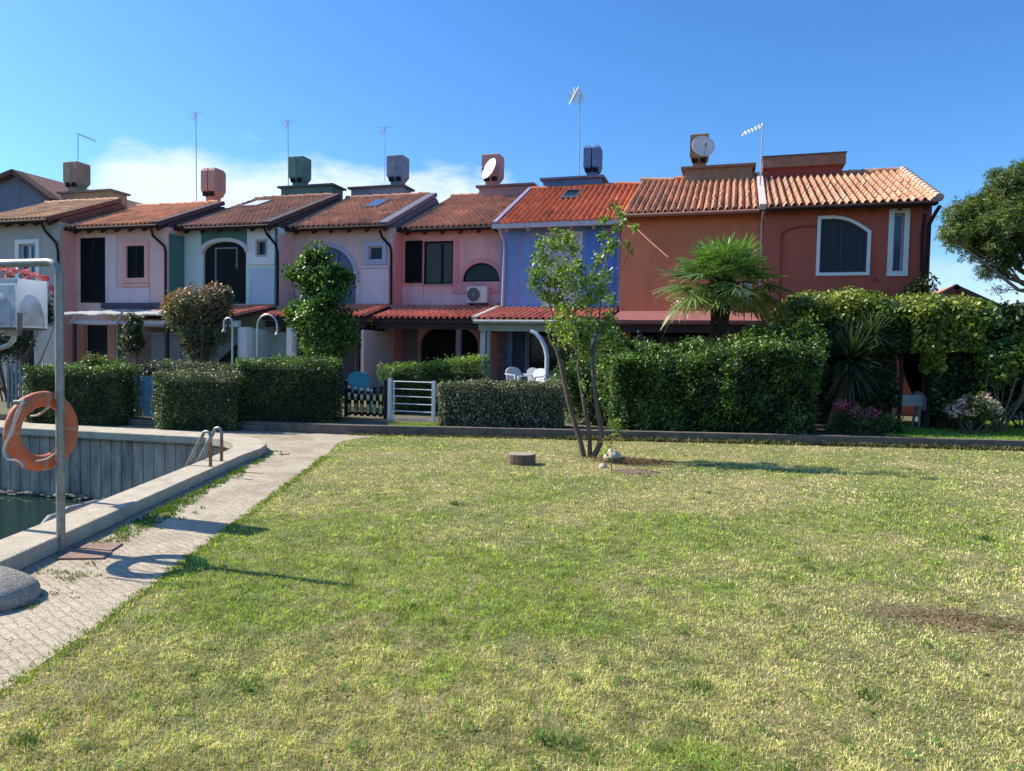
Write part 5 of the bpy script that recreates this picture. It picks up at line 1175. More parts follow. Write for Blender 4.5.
P, u = blob_pts(C, (.3,.3,.3), 800, .2); vv, ff, cc = leaves(P, .2, [(.10,.08,.04),(.06,.07,.03)], u, .5, .2); npmesh('crown_fibre', vv, ff, GRASS, pm, cc)
# shrubs among the big hedge
bush('upright glossy bright green shrub between palm and yucca', [(808,345,16.2,13,22,1),(800,370,16.2,14,20,.8),(775,345,16.4,18,14,.9),(762,338,16.4,14,10,.5)], BG, .10, 4600, 'laurel_shrub')
bush('ragged leafy shoots standing out of the top of the big hedge below the palm', [(640,352,15.6,20,9,1),(668,356,15.7,16,9,.7),(700,352,15.9,20,10,1),(742,348,16.0,22,11,1),(770,342,16.2,16,12,.9),(655,385,14.9,18,20,.7),(730,390,15.3,22,22,.8),(790,385,15.7,18,26,.8)], BG, .085, 9000, 'leafy_shrub', base=(V(700,352,16)[0],15.9,.13), gap=.42)
bush('loose light green shoots behind the stems of the lawn tree', [(603,372,15.3,11,30,1),(612,350,15.3,14,20,1),(596,405,15.3,12,24,.9),(562,385,15.3,14,24,.7),(580,375,15.6,16,30,1.1),(578,412,15.5,16,18,.8)], BG, .075, 8500, 'loose_shrub')
def pinkf(pts, pal, size=.06, n=110, r=.15):
    def fn(cs):
        o = []
        for (x, y, Y) in pts: P, u = blob_pts(V(x, y, Y), (r, r, r*.75), n, .55); o.append(leaves(P, size, pal, u, .6, .9))
        return o
    return fn
bush('low bush with magenta flowers at the foot of the yucca', [(858,425,16.1,20,14,1),(885,425,16.3,16,12,.8),(840,430,16.0,14,10,.5)], [(.03,.06,.015),(.07,.13,.025),(.14,.22,.04)], .06, 4200, 'flowering_bush', extra=pinkf(((841,405,16.2),(853,408,16.1),(858,414,16.1),(872,413,16.2),(866,418,16.1)), [(.35,.05,.10),(.55,.12,.18),(.5,.15,.3)], n=130, r=.17))
bush('round hydrangea bush with pale pink flower heads on the right lawn', [(974,409,17.2,20,9,1),(960,412,17.2,10,7,.4),(990,411,17.2,9,7,.4)], [(.04,.08,.02),(.09,.16,.03),(.14,.2,.06)], .08, 2600, 'hydrangea', 'flowering bush', extra=pinkf(((952,409,17),(962,404,17),(967,400,17.1),(979,402,17),(984,398,17.2),(991,404,17),(996,410,17),(970,412,16.9),(958,413,16.9)), [(.50,.30,.28),(.62,.42,.38),(.6,.52,.45)], n=90, r=.15))
bush('small light green tree at the right edge of the garden', [(1004,362,17.6,20,14,1),(1030,352,17.6,22,18,1.2),(992,372,17.6,12,10,.4),(1055,360,17.6,25,22,1)], BG, .12, 3600, 'small_tree', 'tree', base=(V(999,410,17.6)[0],17.6,.13))
bush('dark round tree behind the small light green tree', [(995,330,22,22,22,1),(1005,360,22,26,40,1.6),(1030,345,22,30,30,1.2),(985,345,21,14,24,.8)], lo, .16, 6500, 'dark_tree', 'tree', base=(V(1005,400,22)[0],22,.13), gap=.2)
bush('dark low bush at the right edge', [(1015,398,19,22,16,1),(1045,395,19,25,20,1)], lo, .12, 3500, 'dark_bush', base=(V(1020,410,19)[0],19,.13), gap=.2)
# distant trees closing the view on the right and left
for (x, y, Y, rx, rz, lb) in ((1018,322,70,16,10,'distant dark tree top right of the ochre house'),(1050,318,75,26,14,'distant dark tree beyond the frame on the right')):
    bush(lb, [(x,y,Y,rx,rz,1),(x+8,y+10,Y,rx,rz,1)], lo, .5, 3500, 'distant_tree', 'tree', gap=.2)
for k, (x, Yb) in enumerate(((-52,34),(-60,22),(-48,42),(26,48),(34,42),(40,50))):
    root = thing('garden_tree', (x, Yb, .1), ['broad tree beyond the left end','tree at the far left','tall tree behind the gabled house','tree far behind the pine','tree right of the pine','tree farthest to the right'][k], 'tree'); lst = []
    for q in range(6): P, u = blob_pts((x+rng.normal()*1.4, Yb+rng.normal()*1.2, 2.6+rng.uniform(0, 1.2)), (1.5,1.5,1.2), 900, .5); lst.append(leaves(P, .28, lo, u))
    vv, ff, cc = merge(lst); npmesh('foliage', vv, ff, LEAF, root, cc); MB().tube([(x,Yb,.1),(x,Yb,2.8)], [.2,.12], 8).build('trunk', BARK, root)

# ------------------------------------------------------------ stone pine on the right
PC = V(1030, 232, 20); pine = thing('pine_tree', (PC[0]+1.6, 20.3, .1), 'large pine with clumped dark needles at the right edge', 'pine tree')
tr = MB(); base_ = np.array([PC[0]+1.6, 20.3, .1]); fork = np.array([PC[0]+1.0, 20.2, 3.2]); tr.tube([base_, base_+(-.1,0,1.8), fork], [.26,.22,.18], 10)
lst = []; clumps = []
for (x, y, rx, rz, k) in ((1010,190,17,14,9),(990,212,20,14,10),(968,216,15,9,6),(1015,225,26,22,14),(960,232,18,9,7),(985,240,22,12,8),(1018,250,20,12,6),(1040,200,26,26,16),(1055,240,30,30,18),(996,268,14,7,2),(1018,180,14,14,6),(975,256,12,7,2),(1085,220,30,30,14),(1060,185,24,22,10)):
    for q in range(k):
        a_ = rng.uniform(0, 2*math.pi); r_ = math.sqrt(rng.uniform()); clumps.append(V(x+rx*r_*math.cos(a_), y+rz*r_*math.sin(a_), 20+rng.normal()*.7))
clumps = np.array(clumps); br_ = MB()
for c_ in clumps:
    rr = rng.uniform(.20, .40); P, u = tufted(c_, (rr*1.25, rr*1.25, rr*.85), int(520*rr/.25), .4, 12, .045)
    u[:,2] += .5
    lst.append(leaves(P, .14, [(.04,.07,.027),(.085,.13,.04),(.14,.20,.06),(.23,.28,.09)], unit(u), .5, .13, .3, 2.2, 8))
for c_ in clumps[::4]:
    md = (fork*.5+c_*.5)+rng.normal(size=3)*.2; md[2] -= .25; br_.tube([fork, md, c_], [.06,.04,.012], 6)
for (x, y) in ((985,276),(1000,290)):
    e = V(x, y, 19.9); br_.tube([fork, (fork+e)/2+(0,0,.15), e], [.05,.025,.006], 5)
    P, u = blob_pts(e, (.3,.3,.16), 110, .2); lst.append(leaves(P, .11, [(.06,.08,.04),(.12,.13,.08)], u, .3, .15))
vv, ff, cc = merge(lst); npmesh('needles', vv, ff, LEAF, pine, cc); tr.build('trunk', BARK, pine, True); br_.build('limbs', mat('grey_limb', (.20,.17,.14), .9, .3, 8), pine, True)

# ------------------------------------------------------------ multi stemmed tree on the lawn
tree = thing('lawn_tree', (-2.12, 11.2, 0), 'slender tree with three bare leaning stems and sparse light green leaves standing on the lawn', 'tree')
Yt = 11.2; ST = BARK2 = mat('smooth_grey_bark', (.115,.09,.07), .85, .35, 9, .5, 40, stretch=(1,1,.3), stain=(.08,.06,.045), stain_amt=.6, stain_scale=5)
def stem(pp, rr, name='stem', m=ST, dy=0):
    pts = [V(x, y, Yt+dy*k/len(pp)) for k, (x, y) in enumerate(pp)]; n = len(pts); r2 = np.interp(np.linspace(0,1,n*3-2), np.linspace(0,1,len(rr)), rr); q = np.array(pts); tt = np.linspace(0, n-1, n*3-2); i0 = np.minimum(tt.astype(int), n-2); f0 = (tt-i0)[:,None]
    pm1 = q[np.maximum(i0-1,0)]; p0 = q[i0]; p1 = q[i0+1]; p2 = q[np.minimum(i0+2,n-1)]
    c = .5*((2*p0)+(-pm1+p1)*f0+(2*pm1-5*p0+4*p1-p2)*f0**2+(-pm1+3*p0-3*p1+p2)*f0**3)
    return MB().tube([tuple(x) for x in c], list(r2*.80), 9).build(name, m, tree, True)
stem([(584,460),(580,440),(572,415),(566,390),(561,366),(556,348),(552,341)], [.062,.05,.045,.042,.035,.028], dy=-.1)
stem([(556,350),(560,338),(566,318),(563,300),(560,285),(558,262),(556,245)], [.03,.024,.02,.012,.005], 'branch')
stem([(556,350),(549,337),(554,322),(551,310),(545,290)], [.024,.018,.012,.006], 'branch')
stem([(590,460),(589,430),(584,405),(580,380),(578,365),(582,352),(577,335),(575,310),(576,285)], [.05,.04,.032,.030,.022,.015,.006], dy=.15)
stem([(582,354),(586,340),(590,320),(594,300)], [.022,.015,.006], 'branch', dy=.15)
stem([(592,459),(600,444),(601,430),(597,405),(594,380),(593,360),(596,345),(595,338)], [.06,.055,.048,.042,.034,.028], dy=-.1)
stem([(593,362),(592,350),(597,335),(600,310),(602,285),(606,262),(611,240)], [.028,.022,.016,.010,.005], 'branch')
stem([(606,262),(614,240),(620,222),(623,208)], [.009,.006,.003], 'branch'); stem([(601,300),(614,285),(622,268),(632,246),(636,230)], [.010,.007,.003], 'branch')
stem([(615,330),(614,310),(616,295),(618,280)], [.012,.009,.004], 'branch'); stem([(600,430),(606,412),(610,395),(615,380)], [.014,.009,.004], 'branch'); stem([(601,440),(613,430),(622,425)], [.014,.008,.003], 'branch')
lst = []
TL = [(.07,.12,.02),(.13,.22,.03),(.24,.34,.05),(.38,.45,.10)]
cl = [(541,245,7,9,90),(540,258,9,10,140),(548,262,9,9,120),(556,244,9,9,130),(567,238,8,7,120),(572,250,8,9,120),(537,272,9,9,150),(534,283,7,7,110),(552,282,12,10,230),(563,270,10,11,200),(571,285,11,12,230),(556,300,12,9,230),(545,294,8,7,110),(577,268,8,12,150),(585,280,7,12,120),(566,310,9,7,120),(580,305,8,8,110),
 (604,236,6,6,70),(608,250,6,7,80),(612,244,6,6,70),(597,262,6,9,80),(594,278,8,10,120),(602,290,9,10,160),(606,275,7,9,100),(594,298,8,9,110),(610,300,7,7,70),(585,302,9,8,110),(620,213,6,5,60),(622,222,5,5,45),(616,229,5,4,30),(635,227,5,4,40),(628,245,4,5,20),(603,220,5,5,45),(630,252,4,5,18),(556,233,5,5,35),(614,205,4,4,20),
 (560,328,12,9,210),(575,325,12,10,230),(590,325,11,10,200),(568,340,11,8,150),(602,328,10,10,160),(610,318,8,8,90),(560,318,8,6,80),(585,340,9,8,110),(612,340,9,9,90),(600,345,9,8,70),
 (585,355,7,9,60),(606,372,7,10,60),(612,392,7,9,60),(607,410,6,8,50),(614,424,7,6,70),(602,395,5,9,40),(618,432,5,5,30),(583,385,4,8,25),(604,452,4,3,15)]
for (x, y, rx, rz, k) in cl:
    s_ = Yt/FPX; dy = rng.normal()*.22
    P = V(x, y, Yt+dy)+rng.normal(size=(int(k*1.15), 3))*np.array([rx*s_, rx*s_*1.0, rz*s_])*.52; lst.append(leaves(P, .07, TL, None, aspect=.48, clump=5, seed=9))
vv, ff, cc = merge(lst); npmesh('foliage', vv, ff, LEAF, tree, cc)
# stump, rocks, soil mound, young stem
stp = thing('tree_stump', G(521,466), 'sawn low tree stump on the lawn', 'tree stump'); c_ = G(521,464); n = 20
ring_ = [(c_[0]+.205*(1+.06*math.sin(3*a_)+.03*rng.normal())*math.cos(a_), c_[1]+.18*(1+.06*math.sin(2*a_+1))*math.sin(a_)) for a_ in np.linspace(0, 2*math.pi, n+1)[:-1]]
o = MB().prism_xy(ring_, -.02, .145).build('bark', mat('stump_bark', (.17,.11,.08), .95, .45, 12, 1, 30, stretch=(1,1,.3)), stp)
MB().prism_xy([(c_[0]+(p[0]-c_[0])*.95, c_[1]+(p[1]-c_[1])*.95) for p in ring_], .1451, .155).build('cut_face', mat('cut_wood', (.33,.27,.22), .9, .25, 20), stp)
def rock(name, loc, r, m, label, cat, seed=1, sub=3, amp=.25):
    import bmesh
    bm = bmesh.new(); bmesh.ops.create_icosphere(bm, subdivisions=sub, radius=1); co_ = np.array([v.co[:] for v in bm.verts]); d_ = 1+amp*(vn3(co_+seed*3, 1.6, seed)-.5)*2+amp*.4*(vn3(co_+seed, 5, seed)-.5)
    for v, q in zip(bm.verts, d_): v.co = (v.co.x*q*r[0], v.co.y*q*r[1], v.co.z*q*r[2])
    me = bpy.data.meshes.new(name); bm.to_mesh(me); bm.free(); me.polygons.foreach_set('use_smooth', [True]*len(me.polygons)); o = _link(me, name, m, None); o.location = [float(c) for c in loc]; return tag(o, label, cat)
SM = mat('pale_stone', (.45,.39,.29), .9, .3, 8, .8, 20)
rock('garden_rock', G(612,462)+(0,0,.07), (.13,.11,.12), SM, 'pale rounded rock to the right of the lawn tree', 'rock', 3)
rock('small_stone', G(603,468)+(0,0,.02), (.055,.05,.05), SM, 'small pale stone in front of the rock by the lawn tree', 'rock', 5)
rock('soil_mound', G(632,472)+(0,0,-.01), (.34,.14,.05), mat('dark_soil', (.17,.12,.075), 1, .5, 14, 1.5, 25), 'low mound of dark loose soil by the lawn tree', 'soil mound', 7, 4, .5)
c_ = G(611,474); yt = thing('young_plant', c_, 'thin young stem with few leaves beside the pale rock', 'plant'); MB().tube([c_, c_+(.01,0,.25), c_+(-.01,0,.5)], [.008,.006,.003], 5).build('stem', BARK, yt)
P = c_+(0,0,.45)+rng.normal(size=(40,3))*np.array([.07,.07,.05]); vv, ff, cc = leaves(P, .05, [(.2,.2,.05),(.35,.25,.08)], None); npmesh('leaves', vv, ff, LEAF, yt, cc)
# worn patch debris
P = np.stack([PATCH[0]+rng.normal(size=2600)*.30, PATCH[1]+rng.normal(size=2600)*.12, rng.uniform(.0,.014,2600)], 1)
vv, ff, cc = leaves(P, .026, [(.09,.065,.045),(.28,.19,.12),(.46,.36,.24)], np.tile([0,0,1.0],(2600,1)), .7, .3); tag(npmesh('bare_earth_patch', vv, ff, GRASS, cols=cc), 'bare patch of brown bark and earth in the lawn at the right', 'earth patch', kind='stuff')
P = np.stack([-1.4+rng.normal(size=2200)*.30, 10.8+rng.normal(size=2200)*.13, rng.uniform(.02,.07,2200)], 1)
vv, ff, cc = leaves(P, .04, [(.06,.04,.025),(.16,.10,.06),(.30,.22,.13)], np.tile([0,0,1.0],(2200,1)), .5, .3); tag(npmesh('dug_soil_debris', vv, ff, GRASS, cols=cc), 'loose soil crumbs and bark round the soil mound', 'soil debris', kind='stuff')

# ------------------------------------------------------------ gates and fences
a, b = G(345,422,.13), G(386,424,.13); yb = 14.35
gt = thing('picket_gate', (float(V(365,420,yb)[0]), yb, .13), 'low black gate with yellow pickets and white round tops', 'gate')
x0, x1 = float(V(347,400,yb)[0]), float(V(384,400,yb)[0]); zt = float(V(365,385,yb)[2]); BK = mat('black_wood', (.012,.012,.012), .6, .2); YL = mat('pale_yellow_paint', (.55,.52,.22), .6, .08)
mb = MB().box(x0, x1, yb, yb+.03, .2, .27).box(x0, x1, yb, yb+.03, .52, .66).box(x0, x1, yb, yb+.03, .30+.0, .31).box(x0-.06, x0, yb-.02, yb+.05, .13, zt+.08).box(x1, x1+.06, yb-.02, yb+.05, .13, zt+.12); mb.build('frame', BK, gt)
for k in range(6):
    x = x0+.07+(x1-x0-.14)*k/5; ht = zt-.05*math.sin(k*.6)
    MB().box(x-.045, x+.045, yb-.02, yb-.002, .17, ht).build('picket', BK, gt)
    pw = .033
    MB().box(x-pw, x+pw, yb-.026, yb-.0205, .24, .44).box(x-pw, x+pw, yb-.026, yb-.0205, .53, .67).build('picket_stripe', YL, gt)
    if k < 4:
        for zz in (ht-.05, ht-.22)[:2 if k < 2 else 2]:
            MB().tube([(x, yb-.03, zz), (x, yb-.02, zz)], .042, 10).build('picket_disc', WHITEP, gt)
a, b = G(388,426,.13), G(436,427,.13); yb = 14.1
wg = thing('metal_gate', (float(V(412,420,yb)[0]), yb, .13), 'white metal gate of horizontal bars between two white posts', 'gate')
x0, x1, xq = float(V(389,400,yb)[0]), float(V(433,400,yb)[0]), float(V(393,400,yb)[0]); zt = float(V(412,380.5,yb)[2])
MB().box(x0-.035, x0+.035, yb, yb+.07, .13, zt+.03).build('post', WHITEP, wg); MB().box(x1-.035, x1+.035, yb, yb+.07, .13, zt).build('post', WHITEP, wg)
mb = MB(); mb.box(xq-.012, xq+.012, yb+.02, yb+.045, .19, zt-.03); mb.build('stile', WHITEP, wg)
for k in range(6): zz = .18+(zt-.03-.18)*k/5; MB().tube([(x0+.036, yb+.035, zz), (x1-.036, yb+.035, zz)], .013, 6).build('bar', WHITEP, wg)
yb = 12.3; x0, x1 = float(V(133,395,yb)[0]), float(V(154,395,yb)[0])
bf = thing('board_fence', ((x0+x1)/2, yb, .13), 'narrow blue board panel between the two left hedges', 'fence'); BL = mat('blue_paint', (.08,.24,.46), .6, .2, 5)
for k in range(4): w_ = (x1-x0)/4; MB().box(x0+k*w_+.006, x0+(k+1)*w_-.006, yb, yb+.025, .13, float(V(143,376,yb)[2])+.02*math.sin(k*2)).build('board', BL, bf)
yb = 12.4; x0, x1 = float(V(6,395,yb)[0]), float(V(22,395,yb)[0]); pf = thing('picket_fence', ((x0+x1)/2, yb, .13), 'pale blue picket fence at the left edge beside the hedge', 'fence'); PB = mat('pale_blue_paint', (.10,.15,.17), .6, .1)
for k in range(4):
    x = x0+(x1-x0)*(k+.5)/4; MB().prism_xz([(x-.035,.13),(x+.035,.13),(x+.035,1.15),(x,1.22),(x-.035,1.15)], yb, yb+.02).build('picket', PB, pf)
MB().box(x0, x1, yb+.021, yb+.05, .35, .43).box(x0, x1, yb+.021, yb+.05, .9, .98).build('rail', PB, pf)
# hooked garden showers
SH = mat('shower_steel', (.45,.45,.44), .4, .1, metal=.7)
def shower(xb, xt, ytop, Y, label):
    pb = V(xb, 362, Y); r_ = abs(V(xb, 330, Y)[0]-V(xt, 330, Y)[0])/2; sg = 1 if xt > xb else -1; zt_ = float(V(xb, ytop, Y)[2])-r_; root = thing('garden_shower', (pb[0], Y, .13), label, 'garden shower', 'hooked garden showers')
    pts = [(pb[0], Y, .13), (pb[0], Y, zt_)]+[(pb[0]+sg*r_*(1-math.cos(a_)), Y, zt_+r_*math.sin(a_)) for a_ in np.linspace(.2, math.pi, 9)]+[(pb[0]+sg*2*r_, Y, zt_-.15)]
    MB().tube(pts, .026, 8).build('pipe', SH, root, True); MB().tube([(pb[0]+sg*2*r_, Y, zt_-.14), (pb[0]+sg*2*r_, Y, zt_-.2), (pb[0]+sg*2*r_, Y, zt_-.23)], [.02,.055,.06], 10).build('shower_head', SH, root, True)
shower(232.5, 224, 318, 15.4, 'narrow hooked shower pipe with head to the left, beside the red leaved shrub'); shower(257.5, 277, 314.5, 15.6, 'wider hooked shower pipe with head to the right, behind the tall hedge')
# white arched tube beside the blue porch
pts = [V(x, y, 17.0) for x, y in ((530.5,331),(536,333.5),(541,339),(545,347),(547,356),(546.8,368),(546,385),(546,400))]; pts[-1][2] = .13
tag(MB().tube(pts, [.045]+[.055]*7, 10).build('curved_tube', mat('pale_tube', (.50,.54,.58), .45, .05), None, True, origin=pts[-1]), 'thick pale tube bending over to the left in front of the blue porch', 'pipe')
# pale frame behind the lawn tree
bx_ = V(592,340,16.5); tag(MB().box(bx_[0]-.02, bx_[0]+.12, 16.5, 16.56, .13, float(V(592,333,16.5)[2])).build('garden_post', mat('pale_post', (.42,.42,.46), .6), origin=(bx_[0],16.5,.13)), 'pale post behind the upper stems of the lawn tree', 'post')

# ------------------------------------------------------------ dockside: pole, life ring, lamp box, ladder
PB0 = G(61,551.5)
fy = float(PB0[1])
fm_ = thing('pole_frame', PB0, 'galvanised pole with rounded corner and horizontal top bar by the quay', 'pole')
zt = float(V(60,262,fy)[2]); rr = .055; pts = [(PB0[0], fy, 0), (PB0[0], fy, zt-rr*2)]
for a_ in np.linspace(0, math.pi/2, 7): pts.append((PB0[0]-rr*2*(1-math.cos(a_)), fy, zt-rr*2+rr*2*math.sin(a_)))
pts.append((PB0[0]-1.1, fy+.0, zt+.0)); MB().tube(pts, .031, 14).build('tube', GALV, fm_, True)
MB().tube([(PB0[0]-1.1, fy, zt), (PB0[0]-1.16, fy, zt-.04), (PB0[0]-1.2, fy, zt-.12), (PB0[0]-1.2, fy, -1.6)], .031, 12).build('tube', GALV, fm_, True)
MB().tube([(PB0[0], fy, 0.0), (PB0[0], fy, .025)], .06, 12).build('foot', GALV, fm_, True)
# life ring
RC = V(42.5, 431, 4.16); lr = thing('life_ring', RC, 'faded orange life ring with grab rope hanging on the pole', 'life ring')
Rm, rm = .240, .056; tw = math.radians(89); tilt = math.radians(2)
def rp_(a_, q, sc=1.0):
    r_ = Rm+rm*sc*math.cos(q)*1.05; x = r_*math.cos(a_); z = r_*math.sin(a_)*1.03; y = rm*sc*.85*math.sin(q); return (RC[0]+x*math.cos(tw)-y*math.sin(tw), RC[1]+x*math.sin(tw)+y*math.cos(tw), RC[2]+z)
def torus(a0, a1, n, sc, name, m, parent, closed=False):
    mb = MB(); k = 18; vs = []
    for i_ in range(n+(0 if closed else 1)):
        a_ = a0+(a1-a0)*i_/n
        for j in range(k): vs.append(rp_(a_, 2*math.pi*j/k, sc))
    fs = []; nn = n if closed else n+1
    for i_ in range(n):
        for j in range(k): fs.append((i_*k+j, i_*k+(j+1) % k, ((i_+1) % nn)*k+(j+1) % k, ((i_+1) % nn)*k+j))
    mb.add(vs, fs); return mb.build(name, m, parent, True)
torus(0, 2*math.pi, 72, 1, 'ring', mat('faded_orange', (.56,.135,.055), .6, .14, 3, .15, 40, stain=(.42,.20,.13), stain_amt=.5, stain_scale=4), lr, True)
for a_ in (math.radians(85), math.radians(178), math.radians(268), math.radians(0)): torus(a_-.07, a_+.07, 4, 1.03, 'band', mat('dirty_band', (.50,.24,.15), .7, .2), lr)
def rope(pts, r=.009): 
    q = np.array([np.array(p, float) for p in pts]); n = len(q); tt = np.linspace(0, n-1, n*6); out_ = []
    for t_ in tt:
        i0 = min(int(t_), n-2); f0 = t_-i0; pm1 = q[max(i0-1,0)]; p0, p1 = q[i0], q[i0+1]; p2 = q[min(i0+2,n-1)]
        out_.append(.5*((2*p0)+(-pm1+p1)*f0+(2*pm1-5*p0+4*p1-p2)*f0**2+(-pm1+3*p0-3*p1+p2)*f0**3))
    return MB().tube([tuple(p) for p in out_], r, 6).build('rope', mat('pale_rope', (.50,.46,.40), .9, .1, 30), lr, True)
rope([V(x, y, fy-.40) for x, y in ((24,402),(19,408),(15,420),(12,432),(6,443),(4,452),(8,459),(16,460),(21,463),(23,467))])
rope([V(x, y, fy-.40) for x, y in ((22,400),(19,412),(12,428),(7,440))]); rope([V(x, y, fy-.10) for x, y in ((31,416),(38,415),(45,410),(50,406))]); rope([V(x, y, fy-.2) for x, y in ((36,461),(46,459),(54,454),(57,449))], .006)
MB().tube([V(14,402.5,fy-.4), V(24,402,fy-.38)], .016, 8).build('hook', GALV, lr)
torus(math.radians(118), math.radians(132), 3, 1.06, 'band', mat('dark_band', (.42,.14,.08), .7), lr)
# translucent lamp box hanging beside the pole
Yb_ = fy+.85; BXr = V(18, 327, Yb_); lb = thing('dock_lamp', V(10,330,Yb_), 'weathered white translucent lamp box on a bent pipe at the left edge', 'lamp')
c00 = V(17.5, 327, Yb_); top17 = V(17.5, 278, Yb_)[2]; bot = c00[2]
right_ = V(48, 325, Yb_+.30); left_ = V(-45, 327, Yb_+.02)
m, N, L, B = new_mat('cloudy_plastic'); B.inputs['Roughness'].default_value = .4; B.inputs['Base Color'].default_value = (.62,.63,.62,1); B.inputs['Transmission Weight'].default_value = .35
t = N.new('ShaderNodeTexCoord'); n = N.new('ShaderNodeTexNoise'); n.inputs['Scale'].default_value = 5; n.inputs['Detail'].default_value = 6; L.new(t.outputs['Object'], n.inputs['Vector']); r = N.new('ShaderNodeValToRGB'); r.color_ramp.elements[0].position = .4; r.color_ramp.elements[1].position = .62
r.color_ramp.elements[0].color = (.40,.37,.33,1); r.color_ramp.elements[1].color = (.72,.73,.74,1); L.new(n.outputs['Fac'], r.inputs[0]); L.new(r.outputs[0], B.inputs['Base Color']); CLOUDY = m
WP = tint_mat('white_plastic_shell', .45, .72)
N = WP.node_tree.nodes; N.remove(N['Attribute'])
N['Principled BSDF'].inputs['Base Color'].default_value = (.74,.76,.78,1)
for q in N:
    if q.bl_idname == 'ShaderNodeBsdfTranslucent':
        for l_ in list(q.inputs['Color'].links): WP.node_tree.links.remove(l_)
        q.inputs['Color'].default_value = (.80,.84,.88,1)
A_ = np.array([left_[0], left_[1]]); B_ = np.array([c00[0], c00[1]]); C_ = np.array([right_[0], right_[1]]); D_ = A_+(C_-B_); ctr = (A_+B_+C_+D_)/4
ztop = top17; zr_ = float(V(48, 283, C_[1])[2])
mb = MB().add([(*A_,bot),(*B_,bot),(*C_,bot),(*D_,bot),(*A_,ztop+.0),(*B_,ztop),(*C_,ztop-.0),(*D_,ztop)], [(3,2,1,0),(4,5,6,7),(0,1,5,4),(1,2,6,5),(2,3,7,6),(3,0,4,7)]); bo = mb.build('lamp_housing', WP, lb); bv = bo.modifiers.new('b', 'BEVEL'); bv.width = .008; bv.segments = 2
def facequad(P0, P1, u0, u1, z0, z1, off, name, m, out=None):
    d_ = (P1-P0); nn = np.array([d_[1], -d_[0]]); nn /= np.linalg.norm(nn)
    out = out or [(u0,z0),(u1,z0),(u1,z1),(u0,z1)]; f_ = [(*(P0+d_*u+nn*off), bot+(ztop-bot)*z) for u, z in out]; b_ = [(*(P0+d_*u-nn*.004), bot+(ztop-bot)*z) for u, z in out]; n = len(out)
    fs = [tuple(range(n)), tuple(range(2*n-1, n-1, -1))]+[(k, n+k, n+(k+1) % n, (k+1) % n) for k in range(n)]
    return MB().add(f_+b_, fs).build(name, m, lb)
def dome(P0, P1, uc, zc, ru, rz, dep, name, half=None):
    d_ = (P1-P0); L_ = np.linalg.norm(d_); dn_ = d_/L_; nn = np.array([dn_[1], -dn_[0]]); vs, fs = [], []; na, nb_ = 20, 6
    for j in range(nb_+1):
        ph = math.pi/2*j/nb_
        for k in range(na+1):
            th = math.pi*k/na; u = uc+ru*math.cos(ph)*math.cos(th); z = zc+rz*math.cos(ph)*math.sin(th); p = P0+dn_*u*L_+nn*(dep*math.sin(ph)+.002); vs.append((p[0], p[1], bot+(ztop-bot)*z))
    for j in range(nb_):
        for k in range(na): a_ = j*(na+1)+k; fs.append((a_, a_+1, a_+na+2, a_+na+1))
    return MB().add(vs, fs).build(name, CLOUDY, lb, True)
facequad(A_, B_, .02, .96, .12, .86, .006, 'side_pane', CLOUDY)
dome(B_, C_, .42, .02, .46, .66, .05, 'lens'); dome(A_, B_, .5, .06, .48, .78, .05, 'lens')
facequad(A_, B_, 0, 1, .90, .99, .012, 'rim', mat('grey_rim', (.42,.46,.52), .5)); facequad(A_, B_, .2, .93, .0, .16, .03, 'lower_panel', mat('lower_panel_grey', (.36,.39,.43), .5, .15))
MB().tube([V(19.5,313,Yb_-.03), V(19.5,330,Yb_-.03)], .022, 8).build('clamp', mat('clamp_dark', (.16,.15,.14), .6), lb)
MB().box(left_[0], C_[0]-.02, B_[1]+.02, C_[1], bot-.022, bot-.002).build('base_plate', mat('base_dark', (.10,.10,.09), .7), lb)
hk = [V(x, y, Yb_+.12) for x, y in ((-30,333),(-8,331),(8,330),(14,333),(14,339),(9,345),(0,348),(-12,350),(-30,350))]; MB().tube(hk, .024, 10).build('bent_pipe', mat('pale_pipe_metal', (.45,.42,.36), .5, .1, metal=.3), lb, True)
MB().tube([V(12,328,Yb_+.12), V(12,336,Yb_+.12)], .05, 12).build('pipe_collar', mat('collar_grey', (.3,.29,.26), .6), lb, True)
# supporting bracket from the top bar of the frame
pq = V(-30,350,Yb_+.12); MB().tube([pq+(-.02,0,.06), pq+(-.1,0,0), pq+(-.12,0,-.15), (pq[0]-.12, pq[1], -1.6)], .03, 10).build('post', GALV, lb, True)
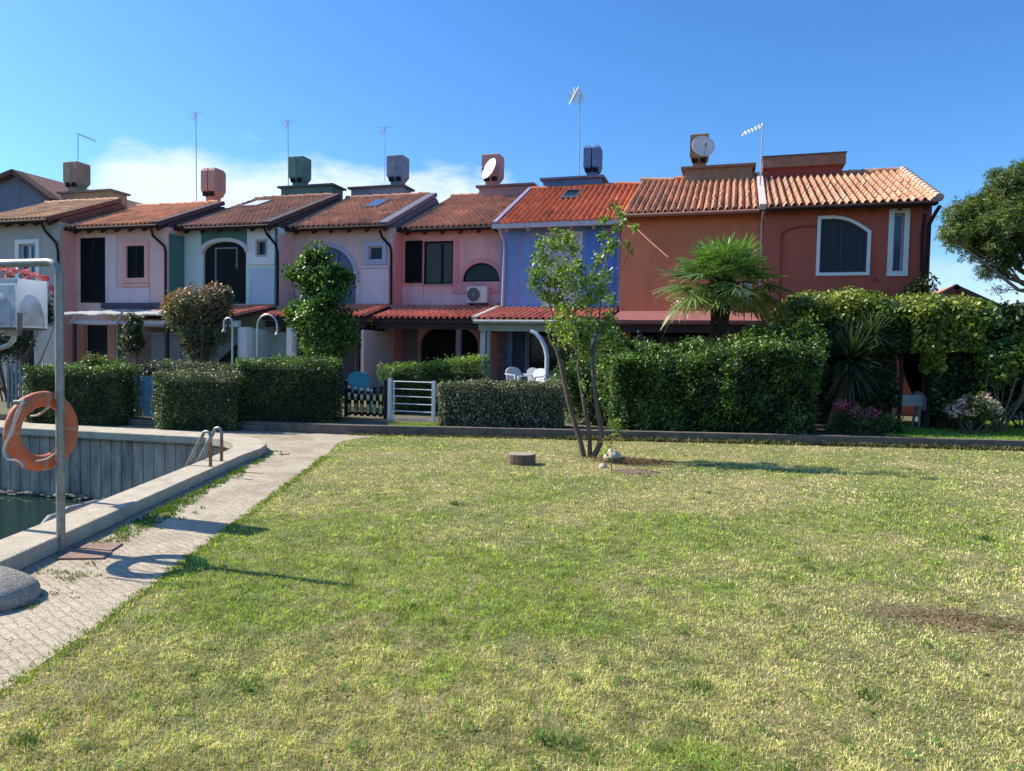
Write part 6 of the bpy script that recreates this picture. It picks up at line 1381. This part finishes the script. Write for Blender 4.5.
# ladder
ld = thing('dock_ladder', G(206,462), 'rusty galvanised double hooped dock ladder over the quay edge', 'ladder'); RUST = mat('rusty_steel', (.25,.12,.06), .8, .35, 16, .3, 60)
for (fx, fy2, topx, topy, ix, iy, wx, wy) in ((210.5,466.5,208,431,203,432,189,470),(221.5,461,219,428,213,429,203,458)):
    p0 = G(fx, fy2, .13); h_ = .44; q0 = np.array([p0[0]-.32, p0[1]-.02, .13])
    pts = [p0, p0+(0,0,.28)]; MB().tube([p0, p0+(0,0,.30)], .021, 10).build('rail_foot', RUST, ld, True)
    pts = [p0+(0,0,.301), p0+(0,0,h_-.05), p0+(-.02,0,h_-.012), p0+(-.06,0,h_), p0+(-.10,0,h_-.012), p0+(-.125,0,h_-.06), p0+(-.34,-.02,.0), p0+(-.39,-.02,-.18), p0+(-.40,-.02,-1.3)]
    MB().tube(pts, .021, 10).build('rail', GALV, ld, True)
pA = G(210.5,466.5,.13); pB = G(221.5,461,.13)
for z_ in (-.1,-.4,-.7,-1.0): MB().tube([pA+(-.39,-.02,z_-.13), pB+(-.39,-.02,z_-.13)], .016, 8).build('rung', GALV, ld, True)
# rust stained flat plates by the pole foot
RP = mat('rust_plate', (.24,.155,.12), .85, .2, 10, .4, 50)
pl_ = [G(x, y, .004)[:2] for x, y in ((57,560),(103,559.5),(112,553),(68,549.5))]; o = MB().prism_xy(pl_, .006, .018).build('ground_plate', RP, None, origin=G(85,556)); tag(o, 'reddish flat cover plate at the foot of the pole, the nearer of two', 'cover plate', 'cover plates')
pl_ = [G(x, y, .004)[:2] for x, y in ((72,548.5),(111,552),(123,544.5),(84,543.5))]; o = MB().prism_xy(pl_, .006, .018).build('ground_plate', RP, None, origin=G(98,548)); tag(o, 'reddish flat cover plate at the foot of the pole, the farther of two', 'cover plate', 'cover plates')
# rounded stone block at the lower left
c_ = G(-30,600); rock('mooring_stone', (c_[0], c_[1], .03), (.42,.32,.17), mat('speckled_stone', (.34,.31,.26), .95, .35, 60, .8, 90, stain=(.12,.12,.115), stain_amt=.6, stain_scale=35), 'grey speckled rounded stone block at the lower left corner', 'stone block', 2, 4, .06)
# fender along the inner quay edge
pts = [V(x, y, Y) for x, y, Y in ((44,523,4.65),(52,517,4.75),(62,513,4.9),(70,508.5,5.0),(82,505,5.2),(96,501.5,5.45),(104,500,5.6))]
fo = MB().tube([p+(-.02,0,-.02) for p in pts], [.02,.04,.032,.042,.032,.036,.02], 12).build('quay_fender', mat('pale_fender', (.24,.24,.24), .6, .15, 6), None, True, origin=pts[0]); tag(fo, 'pale grey lumpy fender along the inner quay edge', 'fender')
